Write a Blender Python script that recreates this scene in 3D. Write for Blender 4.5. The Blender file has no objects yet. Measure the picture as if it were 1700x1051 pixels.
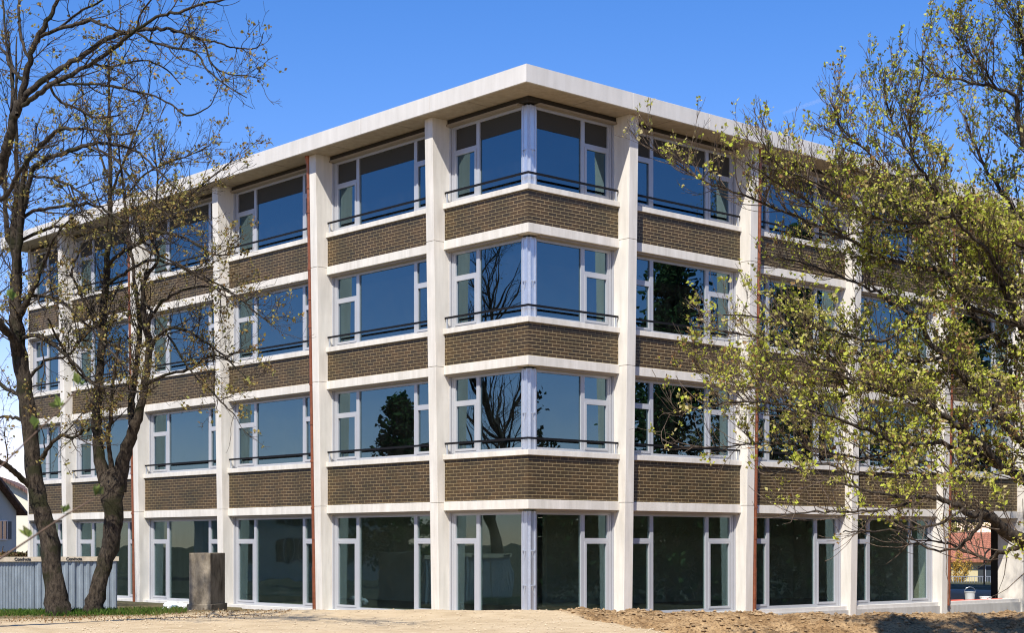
import bpy, math, random
import numpy as np
from mathutils import Vector, noise
random.seed(7); RNG = np.random.default_rng(7)
sc = bpy.context.scene
col = sc.collection
R = math.radians

# ------------------------------------------------------------------ camera, sky, sun
CAMX, CAMY, CAMZ = -0.415, -40.5, 1.95
F = 2636.0; HY = 903.0                      # focal length and horizon row of the 1700 px photograph
cd = bpy.data.cameras.new('camera'); cam = bpy.data.objects.new('camera', cd); col.objects.link(cam)
cam.location = (CAMX, CAMY, CAMZ); cam.rotation_euler = (R(90), 0, 0)
cd.sensor_width = 36; cd.lens = F/1700*36; cd.shift_y = (HY-525.5)/1700
cd.clip_start = 0.1; cd.clip_end = 6000
cd.dof.use_dof = True; cd.dof.focus_distance = 41; cd.dof.aperture_fstop = 9
sc.camera = cam
SUN_EL, SUN_H = 51.3, (-0.268, -0.963)      # direction towards the sun on the ground plane
w = bpy.data.worlds.new('World'); sc.world = w; w.use_nodes = True
nt = w.node_tree; bg = nt.nodes['Background']
sky = nt.nodes.new('ShaderNodeTexSky'); sky.sky_type = 'NISHITA'; sky.sun_disc = False
sky.sun_elevation = R(SUN_EL); sky.sun_rotation = math.atan2(SUN_H[0], SUN_H[1])
sky.altitude = 400; sky.air_density = 1.0; sky.dust_density = 0.05; sky.ozone_density = 3.0
hs = nt.nodes.new('ShaderNodeHueSaturation'); hs.inputs['Saturation'].default_value = 1.34
tn = nt.nodes.new('ShaderNodeMix'); tn.data_type = 'RGBA'; tn.blend_type = 'MULTIPLY'; tn.inputs[0].default_value = 1; tn.inputs[7].default_value = (.96, .71, .83, 1)
nt.links.new(sky.outputs[0], hs.inputs['Color']); nt.links.new(hs.outputs[0], tn.inputs[6]); nt.links.new(tn.outputs[2], bg.inputs[0])
bg.inputs[1].default_value = 0.15
ld = bpy.data.lights.new('sun', 'SUN'); ld.energy = 5.0; ld.angle = R(0.5); ld.color = (1, .955, .88)
sun = bpy.data.objects.new('sun', ld); col.objects.link(sun)
e = R(SUN_EL)
sun.rotation_euler = Vector((SUN_H[0]*math.cos(e), SUN_H[1]*math.cos(e), math.sin(e))).to_track_quat('Z', 'Y').to_euler()
sun.location = (-10, -40, 40)
sc.view_settings.view_transform = 'Standard'; sc.view_settings.look = 'None'
sc.view_settings.exposure = 0.58; sc.view_settings.gamma = 1.0
sc.render.engine = 'CYCLES'
sc.cycles.pixel_filter_type = 'BLACKMAN_HARRIS'; sc.cycles.filter_width = 1.15
sc.cycles.max_bounces = 8; sc.cycles.transparent_max_bounces = 12

def P(px, py, d):                            # a photograph pixel at distance d, as a world point
    return np.array((CAMX+(px-850)/F*d, CAMY+d, CAMZ+(HY-py)/F*d))

# ------------------------------------------------------------------ helpers
def tag(o, label=None, cat=None, group=None, kind=None):
    if label: o['label'] = label
    if cat: o['category'] = cat
    if group: o['group'] = group
    if kind: o['kind'] = kind
    return o
def empty(name, loc, label, cat, group=None):
    o = bpy.data.objects.new(name, None); col.objects.link(o); o.location = loc
    o.empty_display_size = .3
    return tag(o, label, cat, group)
class MB:
    def __init__(s): s.v = []; s.f = []; s.m = []
    def add(s, vs, fs, mi=0):
        n = len(s.v); s.v += [tuple(v) for v in vs]
        s.f += [tuple(i+n for i in f) for f in fs]; s.m += [mi]*len(fs)
    def hexa(s, vs, mi=0):                   # 8 corners: bottom ring then top ring
        e = [Vector(vs[i])-Vector(vs[0]) for i in (1, 3, 4)]
        if e[0].cross(e[1]).dot(e[2]) < 0: vs = [vs[i] for i in (3,2,1,0,7,6,5,4)]
        s.add(vs, [(3,2,1,0),(4,5,6,7),(0,1,5,4),(1,2,6,5),(2,3,7,6),(3,0,4,7)], mi)
    def box(s, x0,x1,y0,y1,z0,z1, mi=0):
        s.hexa([(x0,y0,z0),(x1,y0,z0),(x1,y1,z0),(x0,y1,z0),(x0,y0,z1),(x1,y0,z1),(x1,y1,z1),(x0,y1,z1)], mi)
    def tube(s, pts, rad, n=10, mi=0, cap=True):
        pts = [Vector(p) for p in pts]; rings = []
        if not hasattr(rad, '__len__'): rad = [rad]*len(pts)
        for i, p in enumerate(pts):
            t = (pts[min(i+1, len(pts)-1)]-pts[max(i-1, 0)]).normalized()
            a = t.orthogonal().normalized() if i == 0 else (pa - t*pa.dot(t)).normalized()
            pa = a; b = t.cross(a)
            rings.append([p+(a*math.cos(2*math.pi*k/n)+b*math.sin(2*math.pi*k/n))*rad[i] for k in range(n)])
        vs = [v for r in rings for v in r]; fs = []
        for i in range(len(pts)-1):
            for k in range(n):
                fs.append((i*n+k, i*n+(k+1)%n, (i+1)*n+(k+1)%n, (i+1)*n+k))
        if cap: fs += [tuple(range(n))[::-1], tuple((len(pts)-1)*n+k for k in range(n))]
        s.add(vs, fs, mi)
    def build(s, name, mats, parent=None, smooth=False, bevel=0):
        me = bpy.data.meshes.new(name)
        off = Vector(parent_world(parent)) if parent else Vector((0,0,0))
        me.from_pydata([tuple(Vector(v)-off) for v in s.v], [], s.f)
        if not isinstance(mats, (list, tuple)): mats = [mats]
        for m in mats: me.materials.append(m)
        me.polygons.foreach_set('material_index', s.m)
        if smooth: me.polygons.foreach_set('use_smooth', [True]*len(s.f))
        me.update()
        o = bpy.data.objects.new(name, me); col.objects.link(o)
        if parent: o.parent = parent
        if bevel:
            b = o.modifiers.new('bevel', 'BEVEL'); b.width = bevel; b.segments = 2; b.limit_method = 'ANGLE'
        return o
def parent_world(o):
    v = Vector((0,0,0))
    while o: v += o.location; o = o.parent
    return v

# ------------------------------------------------------------------ materials
def mat(name, color, rough=.7, metal=0, var=.0, scale=3.0, bump=0, bscale=30, color2=None, spec=.5, detail=6, stretch=None):
    m = bpy.data.materials.new(name); m.use_nodes = True
    n = m.node_tree.nodes; l = m.node_tree.links; b = n['Principled BSDF']
    b.inputs['Roughness'].default_value = rough; b.inputs['Metallic'].default_value = metal
    b.inputs['Specular IOR Level'].default_value = spec
    c = tuple(color)+(1,)
    b.inputs['Base Color'].default_value = c
    tc = n.new('ShaderNodeTexCoord'); src = tc.outputs['Object']
    if stretch:
        mp = n.new('ShaderNodeMapping'); mp.inputs['Scale'].default_value = stretch
        l.new(src, mp.inputs[0]); src = mp.outputs[0]
    if var or color2:
        no = n.new('ShaderNodeTexNoise'); no.inputs['Scale'].default_value = scale; no.inputs['Detail'].default_value = detail
        no.inputs['Roughness'].default_value = .65
        l.new(src, no.inputs['Vector'])
        r = n.new('ShaderNodeValToRGB'); r.color_ramp.elements[0].position = .32; r.color_ramp.elements[1].position = .68
        lo = color2 if color2 else tuple(x*(1-var) for x in color)
        r.color_ramp.elements[0].color = tuple(lo)+(1,); r.color_ramp.elements[1].color = c
        l.new(no.outputs['Fac'], r.inputs[0]); l.new(r.outputs[0], b.inputs['Base Color'])
    if bump:
        nb = n.new('ShaderNodeTexNoise'); nb.inputs['Scale'].default_value = bscale; nb.inputs['Detail'].default_value = 8
        l.new(src, nb.inputs['Vector'])
        bp = n.new('ShaderNodeBump'); bp.inputs['Strength'].default_value = bump; bp.inputs['Distance'].default_value = .02
        l.new(nb.outputs['Fac'], bp.inputs['Height']); l.new(bp.outputs[0], b.inputs['Normal'])
    return m
dL = Vector((-.669, .743, 0)).normalized(); dR = Vector((.743, .669, 0)).normalized()
nL = -dR; nR = -dL                           # outward normals of the two facades
def brick_mat(name, d):
    m = bpy.data.materials.new(name); m.use_nodes = True
    n = m.node_tree.nodes; l = m.node_tree.links; b = n['Principled BSDF']
    g = n.new('ShaderNodeNewGeometry')
    dot = n.new('ShaderNodeVectorMath'); dot.operation = 'DOT_PRODUCT'; dot.inputs[1].default_value = d
    l.new(g.outputs['Position'], dot.inputs[0])
    sep = n.new('ShaderNodeSeparateXYZ'); l.new(g.outputs['Position'], sep.inputs[0])
    cb = n.new('ShaderNodeCombineXYZ'); l.new(dot.outputs['Value'], cb.inputs[0]); l.new(sep.outputs[2], cb.inputs[1])
    br = n.new('ShaderNodeTexBrick'); l.new(cb.outputs[0], br.inputs['Vector'])
    br.inputs['Scale'].default_value = 1; br.inputs['Brick Width'].default_value = .285; br.inputs['Row Height'].default_value = .0915
    br.inputs['Mortar Size'].default_value = .0056; br.inputs['Mortar Smooth'].default_value = .15; br.inputs['Bias'].default_value = 0
    br.inputs['Color1'].default_value = (.066,.038,.0125,1); br.inputs['Color2'].default_value = (.036,.023,.0085,1)
    br.inputs['Mortar'].default_value = (.36,.275,.15,1)
    # wear: large soft variation in tone plus mossy patches
    no = n.new('ShaderNodeTexNoise'); no.inputs['Scale'].default_value = 1.3; no.inputs['Detail'].default_value = 5
    l.new(cb.outputs[0], no.inputs['Vector'])
    rp = n.new('ShaderNodeValToRGB'); rp.color_ramp.elements[0].color = (.74,.77,.66,1); rp.color_ramp.elements[1].color = (1.15,1.10,1.02,1)
    rp.color_ramp.elements[0].position = .35; rp.color_ramp.elements[1].position = .66
    l.new(no.outputs['Fac'], rp.inputs[0])
    n2 = n.new('ShaderNodeTexNoise'); n2.inputs['Scale'].default_value = 26; n2.inputs['Detail'].default_value = 3
    l.new(cb.outputs[0], n2.inputs['Vector'])
    r2 = n.new('ShaderNodeValToRGB'); r2.color_ramp.elements[0].color = (.7,.7,.7,1); r2.color_ramp.elements[1].color = (1.3,1.3,1.3,1)
    l.new(n2.outputs['Fac'], r2.inputs[0])
    mx = n.new('ShaderNodeMix'); mx.data_type = 'RGBA'; mx.blend_type = 'MULTIPLY'; mx.inputs[0].default_value = 1
    l.new(br.outputs['Color'], mx.inputs[6]); l.new(rp.outputs[0], mx.inputs[7])
    m2 = n.new('ShaderNodeMix'); m2.data_type = 'RGBA'; m2.blend_type = 'MULTIPLY'; m2.inputs[0].default_value = 1
    l.new(mx.outputs[2], m2.inputs[6]); l.new(r2.outputs[0], m2.inputs[7]); l.new(m2.outputs[2], b.inputs['Base Color'])
    inv = n.new('ShaderNodeMath'); inv.operation = 'SUBTRACT'; inv.inputs[0].default_value = 1; l.new(br.outputs['Fac'], inv.inputs[1])
    bp = n.new('ShaderNodeBump'); bp.inputs['Strength'].default_value = .6; bp.inputs['Distance'].default_value = .006
    l.new(inv.outputs[0], bp.inputs['Height']); l.new(bp.outputs[0], b.inputs['Normal'])
    b.inputs['Roughness'].default_value = .55
    return m
def concrete_mat(name, c, stain=.16):
    m = bpy.data.materials.new(name); m.use_nodes = True
    n = m.node_tree.nodes; l = m.node_tree.links; b = n['Principled BSDF']
    tc = n.new('ShaderNodeTexCoord')
    def nz(scale, det, st=None):
        no = n.new('ShaderNodeTexNoise'); no.inputs['Scale'].default_value = scale; no.inputs['Detail'].default_value = det
        no.inputs['Roughness'].default_value = .6
        if st:
            mp = n.new('ShaderNodeMapping'); mp.inputs['Scale'].default_value = st; l.new(tc.outputs['Object'], mp.inputs[0]); l.new(mp.outputs[0], no.inputs[0])
        else: l.new(tc.outputs['Object'], no.inputs[0])
        return no.outputs['Fac']
    def ramp(f, p0, p1, a, b_):
        r = n.new('ShaderNodeValToRGB'); r.color_ramp.elements[0].position = p0; r.color_ramp.elements[1].position = p1
        r.color_ramp.elements[0].color = (*a, 1); r.color_ramp.elements[1].color = (*b_, 1); l.new(f, r.inputs[0]); return r.outputs[0]
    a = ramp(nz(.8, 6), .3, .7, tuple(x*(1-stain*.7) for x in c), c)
    s = ramp(nz(5, 5, (1, 1, .12)), .3, .72, (1-stain, 1-stain*1.05, 1-stain*1.15), (1.02, 1.02, 1.02))
    p = ramp(nz(70, 2), .24, .34, (.72, .7, .66), (1, 1, 1))
    prev = a
    for x in (s, p):
        mx = n.new('ShaderNodeMix'); mx.data_type = 'RGBA'; mx.blend_type = 'MULTIPLY'; mx.inputs[0].default_value = 1
        l.new(prev, mx.inputs[6]); l.new(x, mx.inputs[7]); prev = mx.outputs[2]
    l.new(prev, b.inputs['Base Color']); b.inputs['Roughness'].default_value = .82
    bp = n.new('ShaderNodeBump'); bp.inputs['Strength'].default_value = .25; bp.inputs['Distance'].default_value = .01
    l.new(nz(45, 6), bp.inputs['Height']); l.new(bp.outputs[0], b.inputs['Normal'])
    return m
def glass_mat(name, tint, ior=2.2, dirt=.04):
    m = bpy.data.materials.new(name); m.use_nodes = True
    n = m.node_tree.nodes; l = m.node_tree.links; n.remove(n['Principled BSDF'])
    out = n['Material Output']
    tr = n.new('ShaderNodeBsdfTransparent'); tr.inputs[0].default_value = (*tint, 1)
    gl = n.new('ShaderNodeBsdfGlossy'); gl.inputs['Roughness'].default_value = 0.0; gl.inputs[0].default_value = (.56,.87,1,1)
    lw = n.new('ShaderNodeLayerWeight'); lw.inputs[0].default_value = .5
    pw_ = n.new('ShaderNodeMath'); pw_.operation = 'POWER'; pw_.inputs[1].default_value = 5; l.new(lw.outputs['Facing'], pw_.inputs[0])
    fr = n.new('ShaderNodeMath'); fr.operation = 'MULTIPLY_ADD'; fr.inputs[1].default_value = 1-ior; fr.inputs[2].default_value = ior; l.new(pw_.outputs[0], fr.inputs[0])
    g = n.new('ShaderNodeNewGeometry')
    # slight waviness of real panes
    no = n.new('ShaderNodeTexNoise'); no.inputs['Scale'].default_value = .9; no.inputs['Detail'].default_value = 1
    l.new(g.outputs['Position'], no.inputs[0])
    bp = n.new('ShaderNodeBump'); bp.inputs['Strength'].default_value = .5; bp.inputs['Distance'].default_value = .008
    l.new(no.outputs['Fac'], bp.inputs['Height']); l.new(bp.outputs[0], gl.inputs['Normal'])
    mx = n.new('ShaderNodeMixShader'); l.new(fr.outputs[0], mx.inputs[0]); l.new(tr.outputs[0], mx.inputs[1]); l.new(gl.outputs[0], mx.inputs[2])
    df = n.new('ShaderNodeBsdfDiffuse'); df.inputs[0].default_value = (.55,.56,.5,1)
    n2 = n.new('ShaderNodeTexNoise'); n2.inputs['Scale'].default_value = 2.2; n2.inputs['Detail'].default_value = 7; n2.inputs['Roughness'].default_value = .7
    mp = n.new('ShaderNodeMapping'); mp.inputs['Scale'].default_value = (1.6,1.6,1.1); l.new(g.outputs['Position'], mp.inputs[0]); l.new(mp.outputs[0], n2.inputs[0])
    rp = n.new('ShaderNodeMapRange'); rp.inputs[1].default_value = .35; rp.inputs[2].default_value = .75; rp.inputs[3].default_value = 0; rp.inputs[4].default_value = dirt
    l.new(n2.outputs['Fac'], rp.inputs[0])
    m2 = n.new('ShaderNodeMixShader'); l.new(rp.outputs[0], m2.inputs[0]); l.new(mx.outputs[0], m2.inputs[1]); l.new(df.outputs[0], m2.inputs[2])
    l.new(m2.outputs[0], out.inputs[0])
    return m
M = {}
M['brickL'] = brick_mat('brown_brick_left', dL); M['brickR'] = brick_mat('brown_brick_right', dR)
M['conc'] = concrete_mat('pale_concrete', (.725,.68,.60), .20)
M['fascia'] = concrete_mat('fascia_concrete', (.63,.60,.55), .13)
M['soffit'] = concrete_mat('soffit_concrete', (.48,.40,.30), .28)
M['plinth'] = concrete_mat('plinth_concrete', (.50,.48,.44), .2)
M['frame'] = mat('window_frame_paint', (.40,.405,.42), .3, .1, .06, 2)
M['alu'] = mat('aluminium', (.60,.63,.68), .32, .7, .08, 4)
M['rail'] = mat('black_steel', (.008,.008,.009), .6, spec=.15)
M['headbox'] = mat('blind_box', (.30,.25,.19), .6, 0, .1)
M['dark_reflection'] = mat('painted_dark_reflection', (.040,.036,.026), .9)  # dark colour standing for a band reflected in the top-floor panes
M['dark'] = mat('dark_part_and_gap_shade', (.03,.026,.022), .8)
M['glass'] = glass_mat('tinted_glass', (.17,.22,.24), .195, .012)
M['glassG'] = glass_mat('ground_floor_glass', (.70,.75,.71), .075, .010)
M['copper'] = mat('copper_pipe', (.34,.115,.055), .38, .55, .35, 7, .15, 40)
M['wall_in'] = mat('interior_plaster', (.42,.46,.40), .9, 0, .12, 1.5)
M['wall_in2'] = mat('interior_plaster_dark', (.48,.50,.44), .9, 0, .15, 1.5)
M['floor_in'] = mat('interior_screed', (.38,.36,.32), .8, 0, .2, 2)
M['roof'] = mat('roof_gravel', (.3,.29,.27), .95, 0, .3, 9)

# ------------------------------------------------------------------ the building
B = empty('office_building', (0,0,0), 'four storey brick and concrete corner building with tapered columns and a wide flat roof', 'building')
FR = {'L': (dL, nL), 'R': (dR, nR)}
def fp(fc, s, o, z):
    d, n = FR[fc]; v = d*s + n*o; return (v.x, v.y, z)
def fbox(mb, fc, s0,s1,o0,o1,z0,z1, mi=0):
    q = [fp(fc,s0,o0,z0),fp(fc,s1,o0,z0),fp(fc,s1,o1,z0),fp(fc,s0,o1,z0),fp(fc,s0,o0,z1),fp(fc,s1,o0,z1),fp(fc,s1,o1,z1),fp(fc,s0,o1,z1)]
    mb.hexa(q, mi)
def fjoin(mb, s1L, s1R, o0, o1, z0, z1, mi=0):
    """an L shaped strip round the street corner, o0<o1, mitred"""
    def c(o): v = nL*o + nR*o; return (v.x, v.y)
    for fc, s1 in (('L', s1L), ('R', s1R)):
        a0 = c(o0); a1 = c(o1)
        v = []
        for z in (z0, z1):
            e0 = fp(fc,s1,o0,z); e1 = fp(fc,s1,o1,z)
            v += [(a0[0],a0[1],z),(a1[0],a1[1],z),e1,e0]
        mb.hexa(v, mi)
PL, PR = 5.44, 5.06
CW = .33
colL = [3.35+PL*k for k in range(5)]; endL = colL[4]+CW+3.35
colR = [3.30+PR*k for k in range(6)]; endR = 3.30+PR*6
ZB = [2.84, 6.52, 9.91]                      # underside of the concrete bands
ZBt = [3.08, 6.76, 10.15]
ZS = [4.36, 7.76, 11.15]                     # sill tops
ZSOF = 13.44
def out_at(z): return .19 + .24*z/ZSOF
def column(fc, s, z0, inner=-.45):
    mb = MB(); zs = [z0, 3.05, 6.73, 10.12, ZSOF]
    for a, b in zip(zs[:-1], zs[1:]):
        a2 = a+.006 if a != z0 else a; b2 = b-.006 if b != ZSOF else b
        i = .012
        for (za, zb, ins) in ((a2, b2, 0),):
            oa, ob = out_at(za), out_at(zb)
            mb.hexa([fp(fc,s,inner,za),fp(fc,s+CW,inner,za),fp(fc,s+CW,oa,za),fp(fc,s,oa,za),
                     fp(fc,s,inner,zb),fp(fc,s+CW,inner,zb),fp(fc,s+CW,ob,zb),fp(fc,s,ob,zb)])
        if b != ZSOF:
            o = out_at(b)-.02
            fbox(mb, fc, s+.02, s+CW-.02, inner+.02, o, b2-.002, b+.008)
    mb.build('column', M['conc'], B, bevel=.012)
for s in colL: column('L', s, -.6)
for k, s in enumerate(colR): column('R', s, -.6, -.45 if k < 4 else -.78)
# bays: (facade, s0, s1, corner?)
bays = [('L', colL[k]+CW, colL[k+1]) for k in range(4)] + [('L', colL[4]+CW, endL)] + \
       [('R', colR[k]+CW, colR[k+1]) for k in range(5)] + [('R', colR[5]+CW, endR)]
def spandrel(kind, fc=None, s0=0, s1=0, lvl=0):
    zb, zt, zs = ZB[lvl], ZBt[lvl], ZS[lvl]
    if kind == 'corner':
        b = MB(); fjoin(b, colL[0], colR[0], -.30, .03, zb, zt); b.build('floor_band', M['conc'], B, bevel=.008)
        b = MB(); 
        def c(o): v = nL*o+nR*o; return (v.x, v.y)
        for f_, s_, mi in (('L', colL[0], 0), ('R', colR[0], 1)):
            v = []
            for z in (zt, zs-.14):
                a0 = c(-.28); a1 = c(-.012); e0 = fp(f_,s_,-.28,z); e1 = fp(f_,s_,-.012,z)
                v += [(a0[0],a0[1],z),(a1[0],a1[1],z),e1,e0]
            b.hexa(v, mi)
        b.build('brick_spandrel', [M['brickL'], M['brickR']], B)
        b = MB(); fjoin(b, colL[0], colR[0], -.30, .055, zs-.14, zs); b.build('sill', M['conc'], B, bevel=.006)
    else:
        b = MB(); fbox(b, fc, s0, s1, -.30, .03, zb, zt); b.build('floor_band', M['conc'], B, bevel=.008)
        b = MB(); fbox(b, fc, s0, s1, -.28, -.012, zt, zs-.14); b.build('brick_spandrel', M['brick'+fc], B)
        b = MB(); fbox(b, fc, s0, s1, -.30, .055, zs-.14, zs); b.build('sill', M['conc'], B, bevel=.006)
for lvl in range(3):
    spandrel('corner', lvl=lvl)
    for fc, s0, s1 in bays: spandrel('bay', fc, s0, s1, lvl)
WO = -.22                                    # front plane of the window frames
def railing(zs, kind, fc=None, s0=0, s1=0):
    z = zs+.265; b = MB()
    if kind == 'corner': fjoin(b, colL[0]-.02, colR[0]-.02, -.02, .015, z, z+.055)
    else: fbox(b, fc, s0+.02, s1-.02, -.02, .015, z, z+.055)
    r = b.build('railing', M['rail'], B)
    ends = [('L', colL[0]-.1), ('R', colR[0]-.1)] if kind == 'corner' else [(fc, s0+.1), (fc, s1-.1)]
    for f_, s in ends:
        b = MB(); fbox(b, f_, s-.02, s+.02, -.018, .010, zs-.0, z-.001)
        fbox(b, f_, s-.035, s+.035, -.05, .04, zs+.001, zs+.012)
        b.build('bracket', M['alu'], r)
def window(fc, s0, s1, z0, z1, ground, left=True, right=True, corner=None):
    """s0<s1 clear opening; corner: 'start' when the s0 end meets the corner post"""
    fb = MB(); gb = MB(); sashes = []; hb = MB()
    rail_, fr, nar, mul = .13, .07, .94, .13
    head = .135
    gt = z1-head; gbm = z0+.085
    fo, bo = WO, WO-.09
    def strip(a, b, z_0, z_1, o0=bo, o1=fo): fbox(fb, fc, a, b, o0, o1, z_0, z_1)
    # blind_box and head
    fbox(hb, fc, s0+.004, s1-.004, WO-.05, -.05, z1-.055, z1-.003)
    strip(s0+.004 if corner != 'start' else s0, s1-.004, gt, z1-.058)
    # side rails (guides for blinds)
    def guides(a, sgn):
        x0 = a; x1 = a+sgn*.05
        fbox(fb, fc, min(x0,x1)+.002, max(x0,x1), bo, fo+.05, z0, z1-.058)
        x0 = a+sgn*.065; x1 = a+sgn*rail_
        fbox(fb, fc, min(x0,x1), max(x0,x1), bo, fo+.012, z0, gt-.001)
        fbox(hb, fc, min(a+sgn*.05,x0)+.001, max(a+sgn*.05,x0)-.001, bo, fo-.03, z0, gt-.001)
    a, b = s0, s1
    if corner != 'start': guides(s0, 1); a = s0+rail_
    guides(s1, -1); b = s1-rail_
    trz = z1-.80 if not ground else z1-.83
    strip(a, b, z0, gbm)                                           # bottom frame
    edges = []
    na = nar if corner is None else nar*.92
    # narrow light at the s1 end
    strip(b-fr, b, gbm, gt); edges.append((b-fr-na, b-fr))
    strip(b-fr-na-mul, b-fr-na, gbm, gt)
    big1 = b-fr-na-mul
    if corner is None:
        strip(a, a+fr, gbm, gt); edges.append((a+fr, a+fr+na)); strip(a+fr+na, a+fr+na+mul, gbm, gt)
        big0 = a+fr+na+mul
    else:
        strip(a, a+.05, gbm, gt); big0 = a+.05
    fbox(gb, fc, big0-.01, big1+.01, WO-.055, WO-.045, gbm-.01, gt+.01)
    for (x0, x1) in edges:
        strip(x0, x1, trz, trz+.085)
        fbox(gb, fc, x0-.01, x1+.01, WO-.055, WO-.045, trz+.08, gt+.01)
        # opening sash, standing proud of the frame
        t = .06; sb = MB(); sashes.append(sb)
        so0, so1 = bo+.01, fo+.018
        fbox(sb, fc, x0, x0+t, so0, so1, gbm, trz-.003); fbox(sb, fc, x1-t, x1, so0, so1, gbm, trz-.003)
        fbox(sb, fc, x0+t, x1-t, so0, so1, gbm, gbm+t); fbox(sb, fc, x0+t, x1-t, so0, so1, trz-.003-t, trz-.003)
        fbox(gb, fc, x0+t-.01, x1-t+.01, WO-.040, WO-.030, gbm+t-.01, trz-t+.007)
    wdw = fb.build('window', M['frame'], B)
    if z0 > 11:  # added dark strips painting a reflection across the upper glass
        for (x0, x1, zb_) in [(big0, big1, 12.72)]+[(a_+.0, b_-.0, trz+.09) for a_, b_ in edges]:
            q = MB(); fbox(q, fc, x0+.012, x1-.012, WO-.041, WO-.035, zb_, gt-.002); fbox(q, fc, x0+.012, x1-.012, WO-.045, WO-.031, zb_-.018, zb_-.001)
            q.build('reflection_strip', M['dark_reflection'], wdw)
    gb.build('glass', M['glassG'] if ground else M['glass'], wdw)
    for sb in sashes: sb.build('sash', M['frame'], wdw)
    hb.build('blind_box', M['headbox'], wdw)
    return wdw
levels = [(0.0, 2.84, True), (4.36, 6.52, False), (7.76, 9.91, False), (11.15, 13.31, False)]
for li, (z0, z1, g) in enumerate(levels):
    zz1 = z1
    for fc, cs in (('L', colL[0]), ('R', colR[0])):
        window(fc, .455, cs, z0, zz1, g, corner='start')
    for (fc, s0, s1) in bays:
        if g and fc == 'R' and s0 > 18: continue
        window(fc, s0, s1, z0, zz1, g)
    if not g:
        railing(z0, 'corner')
        for (fc, s0, s1) in bays: railing(z0, 'bay', fc, s0, s1)
    # metal post at the street corner: two plates, a proud centre strip, clips
    b = MB()
    for fc in 'LR':
        fbox(b, fc, -WO+.045, .453, WO-.06, WO+.0, z0, zz1-.05)
        fbox(b, fc, .425, .453, WO+.001, WO+.03, z0, zz1-.05)
        fbox(b, fc, -WO+.046, -WO+.075, WO+.001, WO+.02, z0, zz1-.05)
    v = nL*WO+nR*WO
    cp = b.build('corner_post', M['alu'], B)
    b = MB()
    hs_ = [.35, .45+.35*3] if not g else [1.05, 2.05]
    for fc in 'LR':
        for h in ((.95,) if not g else (.85, 1.75)):
            fbox(b, fc, .30, .33, WO+.001, WO+.05, z0+h, z0+h+.03)
            fbox(b, fc, .385, .41, WO+.001, WO+.05, z0+h, z0+h+.03)
            q = [fp(fc,.36,WO+.01,z0+h),fp(fc,.375,WO+.01,z0+h),fp(fc,.375,WO+.03,z0+h),fp(fc,.36,WO+.03,z0+h)]
            b.tube([fp(fc,.31,WO+.03,z0+h), fp(fc,.36,WO+.03,z0+h-.17)], .008, 5)
    b.build('clip', M['rail'] if False else M['alu'], cp)
# window sill boards of the ground floor and plinth
b = MB()
fjoin(b, colL[0], colR[0], -.5, .06, -.12, -.004)
for (fc, s0, s1) in bays: fbox(b, fc, s0, s1, -.5, .06, -.12, -.004)
b.build('threshold', M['fascia'], B)
b = MB(); fjoin(b, endL+.3, endR+.3, -12.2, .12, -1.2, -.125); b.build('plinth', M['plinth'], B)
# roof slab with separate fascia panels
b = MB(); OV = .79
fjoin(b, endL+OV-.06, endR+OV-.06, -12.5, OV-.07, ZSOF, ZSOF+.40, 0)
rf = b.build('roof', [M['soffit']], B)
def fascia(a0, a1, fc):
    b = MB(); fbox(b, fc, a0+.006, a1-.006, OV-.069, OV, ZSOF-.006, ZSOF+.435); b.build('fascia_panel', M['fascia'], rf, bevel=.006)
for fc, end in (('L', endL), ('R', endR)):
    s = -OV+.0; b = MB()
    k = 0; s = -OV+.07
    first = 3.0+.75
    while s < end+OV-.1:
        e2 = min(s+(first if k == 0 else 3.05), end+OV)
        if k == 0:
            # mitred at the corner
            b = MB(); c0 = nL*(OV-.069)+nR*(OV-.069); c1 = nL*OV+nR*OV; v = []
            for z in (ZSOF-.006, ZSOF+.435):
                v += [(c0.x,c0.y,z),(c1.x,c1.y,z),fp(fc,e2-.006,OV,z),fp(fc,e2-.006,OV-.069,z)]
            b.hexa(v); b.build('fascia_panel', M['fascia'], rf)
        else: fascia(s, e2, fc)
        s = e2; k += 1
b = MB(); fjoin(b, endL+OV-.08, endR+OV-.08, -12.4, OV-.09, ZSOF+.401, ZSOF+.415); b.build('roof_gravel', M['roof'], rf)
# soffit joints, and a strip coloured dark as the shaded gap over the top windows
b = MB()
for fc, end in (('L', endL), ('R', endR)):
    s = 1.6
    while s < end:
        fbox(b, fc, s-.004, s+.004, .0, OV-.08, ZSOF-.003, ZSOF-.0005); s += 3.05
b.build('soffit_joint', M['dark'], rf)
b = MB(); fjoin(b, endL, endR, -.35, -.10, 13.312, ZSOF-.002); b.build('gap_shade', M['dark'], B)
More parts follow.
